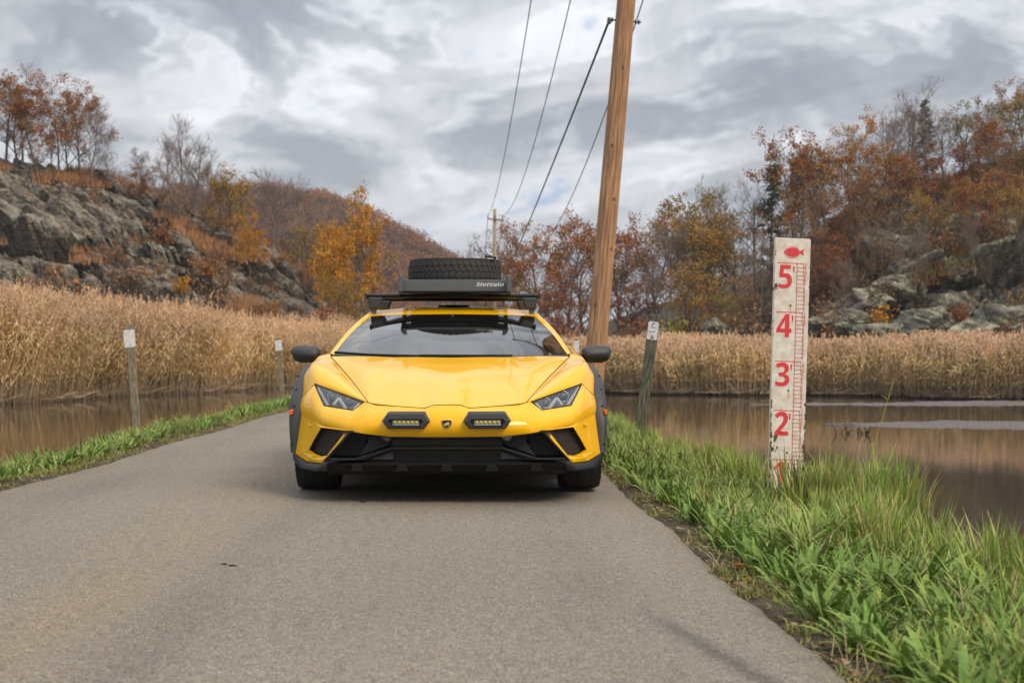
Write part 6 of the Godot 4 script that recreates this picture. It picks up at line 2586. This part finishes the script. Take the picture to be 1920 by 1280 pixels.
func reed_clump(seed_: int, tall: float, plume: bool) -> ArrayMesh:
	var r := RandomNumberGenerator.new()
	r.seed = seed_
	var b := Buf.new()
	for k in 8:
		var h := tall * r.randf_range(0.78, 1.04)
		var p := V(r.randf_range(-0.25, 0.25), -0.1, r.randf_range(-0.25, 0.25))
		var lean := V(r.randf_range(-0.16, 0.16), 1, r.randf_range(-0.12, 0.12)).normalized()
		var a := r.randf() * TAU
		var w := V(cos(a), 0, sin(a)) * 0.009
		var w2 := V(-sin(a), 0, cos(a)) * 0.009
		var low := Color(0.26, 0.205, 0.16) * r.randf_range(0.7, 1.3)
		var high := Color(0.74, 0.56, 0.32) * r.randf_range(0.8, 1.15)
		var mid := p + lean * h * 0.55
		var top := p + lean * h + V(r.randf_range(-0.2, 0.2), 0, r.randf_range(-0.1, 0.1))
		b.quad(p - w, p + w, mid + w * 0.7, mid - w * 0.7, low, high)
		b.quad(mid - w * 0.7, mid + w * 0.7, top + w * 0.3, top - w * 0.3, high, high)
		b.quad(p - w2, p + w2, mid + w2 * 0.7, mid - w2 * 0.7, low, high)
		for q in 15:
			var f := r.randf_range(0.28, 0.98)
			var s := p.lerp(top, f)
			var ha := r.randf() * TAU
			var l := r.randf_range(0.2, 0.38) * (tall / 3.0 + 0.25)
			var o := V(cos(ha), 0, sin(ha))
			var sd := V(-sin(ha), 0.3, cos(ha)) * 0.009
			var e1 := s + o * l * 0.45 + V(0, l * 0.40, 0)
			var e2 := s + o * l * 0.95 + V(0, l * r.randf_range(-0.1, 0.6), 0)
			var lc := Color(0.80, 0.61, 0.34).lerp(Color(0.64, 0.48, 0.275), r.randf()) * r.randf_range(0.8, 1.2)
			b.quad(s - sd * 0.6, s + sd * 0.6, e1 + sd, e1 - sd, lc, lc)
			b.tri(e1 - sd, e1 + sd, e2, lc)
		if plume:
			var pc := Color(0.66, 0.48, 0.34).lerp(Color(0.54, 0.375, 0.25), r.randf())
			var bow := V(r.randf_range(-0.4, 0.4), 0.75, r.randf_range(-0.3, 0.3)).normalized()
			for q in 12:
				var f := r.randf()
				var s := top + bow * 0.34 * f
				var l := 0.13 * (1.1 - f * 0.7)
				var e := s + (bow * 0.9 + V(r.randf_range(-1, 1), r.randf_range(-0.5, 0.7), r.randf_range(-1, 1)) * 0.7).normalized() * l
				var sd := V(r.randf_range(-1, 1), r.randf_range(-1, 1), r.randf_range(-1, 1)).normalized() * 0.020
				b.tri(s - sd, s + sd, e, pc * r.randf_range(0.85, 1.15))
	return b.done()


func make_reeds() -> void:
	var m := vmat(0.8, 0.2, 0.35)
	var r := RandomNumberGenerator.new()
	r.seed = 31
	var wave := noise(501, 0.12, 3)
	for side in [-1, 1]:
		var names := ["tall", "mid"]
		for v in 4:
			var tall: float = (2.62 if side < 0 else 1.42) * [1.0, 0.95, 1.04, 0.9][v]
			var mesh_ := reed_clump(600 + v * 7 + side, tall, side < 0 or v == 2)
			var xfs := []
			var tints := PackedColorArray()
			var want := 3900 if side < 0 else 3600
			var guard := 0
			while xfs.size() < want and guard < 60000:
				guard += 1
				var x: float
				var d: float
				if side < 0:
					d = r.randf_range(24.0, 70.0)
					x = bank_l(d) - 0.3 - 16.0 * pow(r.randf(), 1.8)
					if x > road_l(d) - 1.5 or absf(x) / d > 0.56:
						continue
				else:
					x = r.randf_range(-0.5, 32.0)
					d = bank_r(x) + 0.5 + 15.0 * pow(r.randf(), 1.7)
					if x < road_r(d) + 1.6 or x / d > 0.46:
						continue
				var wv := wave.get_noise_2d(x, d)
				var s := r.randf_range(0.80, 1.12) * (1.0 + 0.22 * wv)
				if side < 0:
					s *= lerpf(1.0, 0.70, smoothstep(40.0, 58.0, d))
				var y := ground_y(x, d)
				if hill_y(x, d) > 1.0:
					continue
				var tilt := 0.07
				if r.randf() < 0.07:
					tilt = 0.45
				if r.randf() < 0.07:
					s *= 1.13
				xfs.append(Transform3D(Basis.from_euler(Vector3(r.randf_range(-tilt, tilt), r.randf() * TAU, r.randf_range(-tilt, tilt))).scaled(Vector3(1, s, 1)), Vector3(x, maxf(y, -0.5), -d)))
				var t := r.randf_range(0.82, 1.12) * (1.0 + 0.25 * wv)
				var gold := r.randf_range(0.92, 1.1)
				tints.append(Color(t * gold, t, t * (0.95 if side < 0 else 0.97)))
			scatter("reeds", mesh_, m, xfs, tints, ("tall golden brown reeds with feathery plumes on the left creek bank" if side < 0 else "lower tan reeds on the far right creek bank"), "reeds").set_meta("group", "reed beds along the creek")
	# broken stalks lying at the foot of the reeds
	var b := Buf.new()
	for k in 5:
		var a := V(r.randf_range(-0.3, 0.3), r.randf_range(0.0, 0.15), 0)
		var e := a + V(r.randf_range(-1.1, 1.1), r.randf_range(0.0, 0.55), r.randf_range(-0.3, 0.3))
		var w := V(0, 0.0045, 0.003)
		b.quad(a - w, a + w, e + w, e - w, Color(0.30, 0.225, 0.15), Color(0.34, 0.25, 0.16))
	var xfs := []
	var tints := PackedColorArray()
	for i in 900:
		var x: float
		var d: float
		if i % 2:
			d = r.randf_range(30.0, 62.0)
			x = bank_l(d) + r.randf_range(-0.6, 0.5)
		else:
			x = r.randf_range(0.5, 24.0)
			d = bank_r(x) + r.randf_range(-0.6, 0.6)
		xfs.append(Transform3D(Basis(Vector3.UP, r.randf() * TAU), Vector3(x, maxf(ground_y(x, d), WATER), -d)))
		var t := r.randf_range(0.6, 1.1)
		tints.append(Color(t, t, t))
	scatter("broken_reeds", b.done(), m, xfs, tints, "broken pale reed stalks lying at the water edge of the reed beds", "reeds")


func make_hill_grass() -> void:
	# orange brown grass and leaf litter on the ledges of both hills
	var r := RandomNumberGenerator.new()
	r.seed = 61
	var b := Buf.new()
	for k in 26:
		var a := r.randf() * TAU
		var p := V(r.randf_range(-0.35, 0.35), -0.05, r.randf_range(-0.35, 0.35))
		var e := p + V(cos(a) * r.randf_range(0.05, 0.35), r.randf_range(0.25, 0.6), sin(a) * r.randf_range(0.05, 0.35))
		var w := V(-sin(a), 0, cos(a)) * 0.018
		b.tri(p - w, p + w, e, Color(1, 1, 1) * r.randf_range(0.75, 1.2))
	var mesh_ := b.done()
	var zone := noise(611, 0.09, 3)
	var m := vmat(0.85, 0.2, 0.3)
	for side in [-1, 1]:
		var xfs := []
		var tints := PackedColorArray()
		var guard := 0
		while xfs.size() < (1500 if side < 0 else 1800) and guard < 60000:
			guard += 1
			var x := r.randf_range(-38.0, -7.0) if side < 0 else r.randf_range(7.0, 44.0)
			var foot := foot_l(x) if side < 0 else foot_r(x)
			var t := r.randf()
			var d := foot + t * 27.0
			var z := zone.get_noise_2d(x, d * 1.2) + 0.35 * (t - 0.4)
			if z < 0.20:
				continue
			xfs.append(Transform3D(Basis(Vector3.UP, r.randf() * TAU).scaled(Vector3.ONE * r.randf_range(0.6, 1.2)), Vector3(x, hill_y(x, d) + r.randf_range(-0.1, 0.35), -d)))
			var c := Color(0.44, 0.215, 0.095).lerp(Color(0.32, 0.19, 0.10), r.randf())
			if side > 0:
				c = Color(0.20, 0.10, 0.045).lerp(Color(0.16, 0.13, 0.05), r.randf())
			tints.append(c)
		scatter("hill_grass", mesh_, m, xfs, tints, "orange brown dry grass on the ledges of the left hill" if side < 0 else "brown dry grass and litter on the right hill", "grass")


func _ready() -> void:
	rng.seed = 20241
	make_view()
	make_ground()
	make_road()
	make_water()
	make_hill("rocky_hill", -46.0, -6.2, 0.22, 30.0, -1, "grey rocky hillside left of the road")
	make_hill("rocky_hill", 5.0, 50.0, 0.22, 34.0, 1, "lichen covered rocky hillside right of the creek")
	make_far_hill()
	make_far_woods()
	make_reeds()
	make_hill_grass()
	make_undergrowth()
	make_trees()
	make_car()
	make_props()
	make_grass()
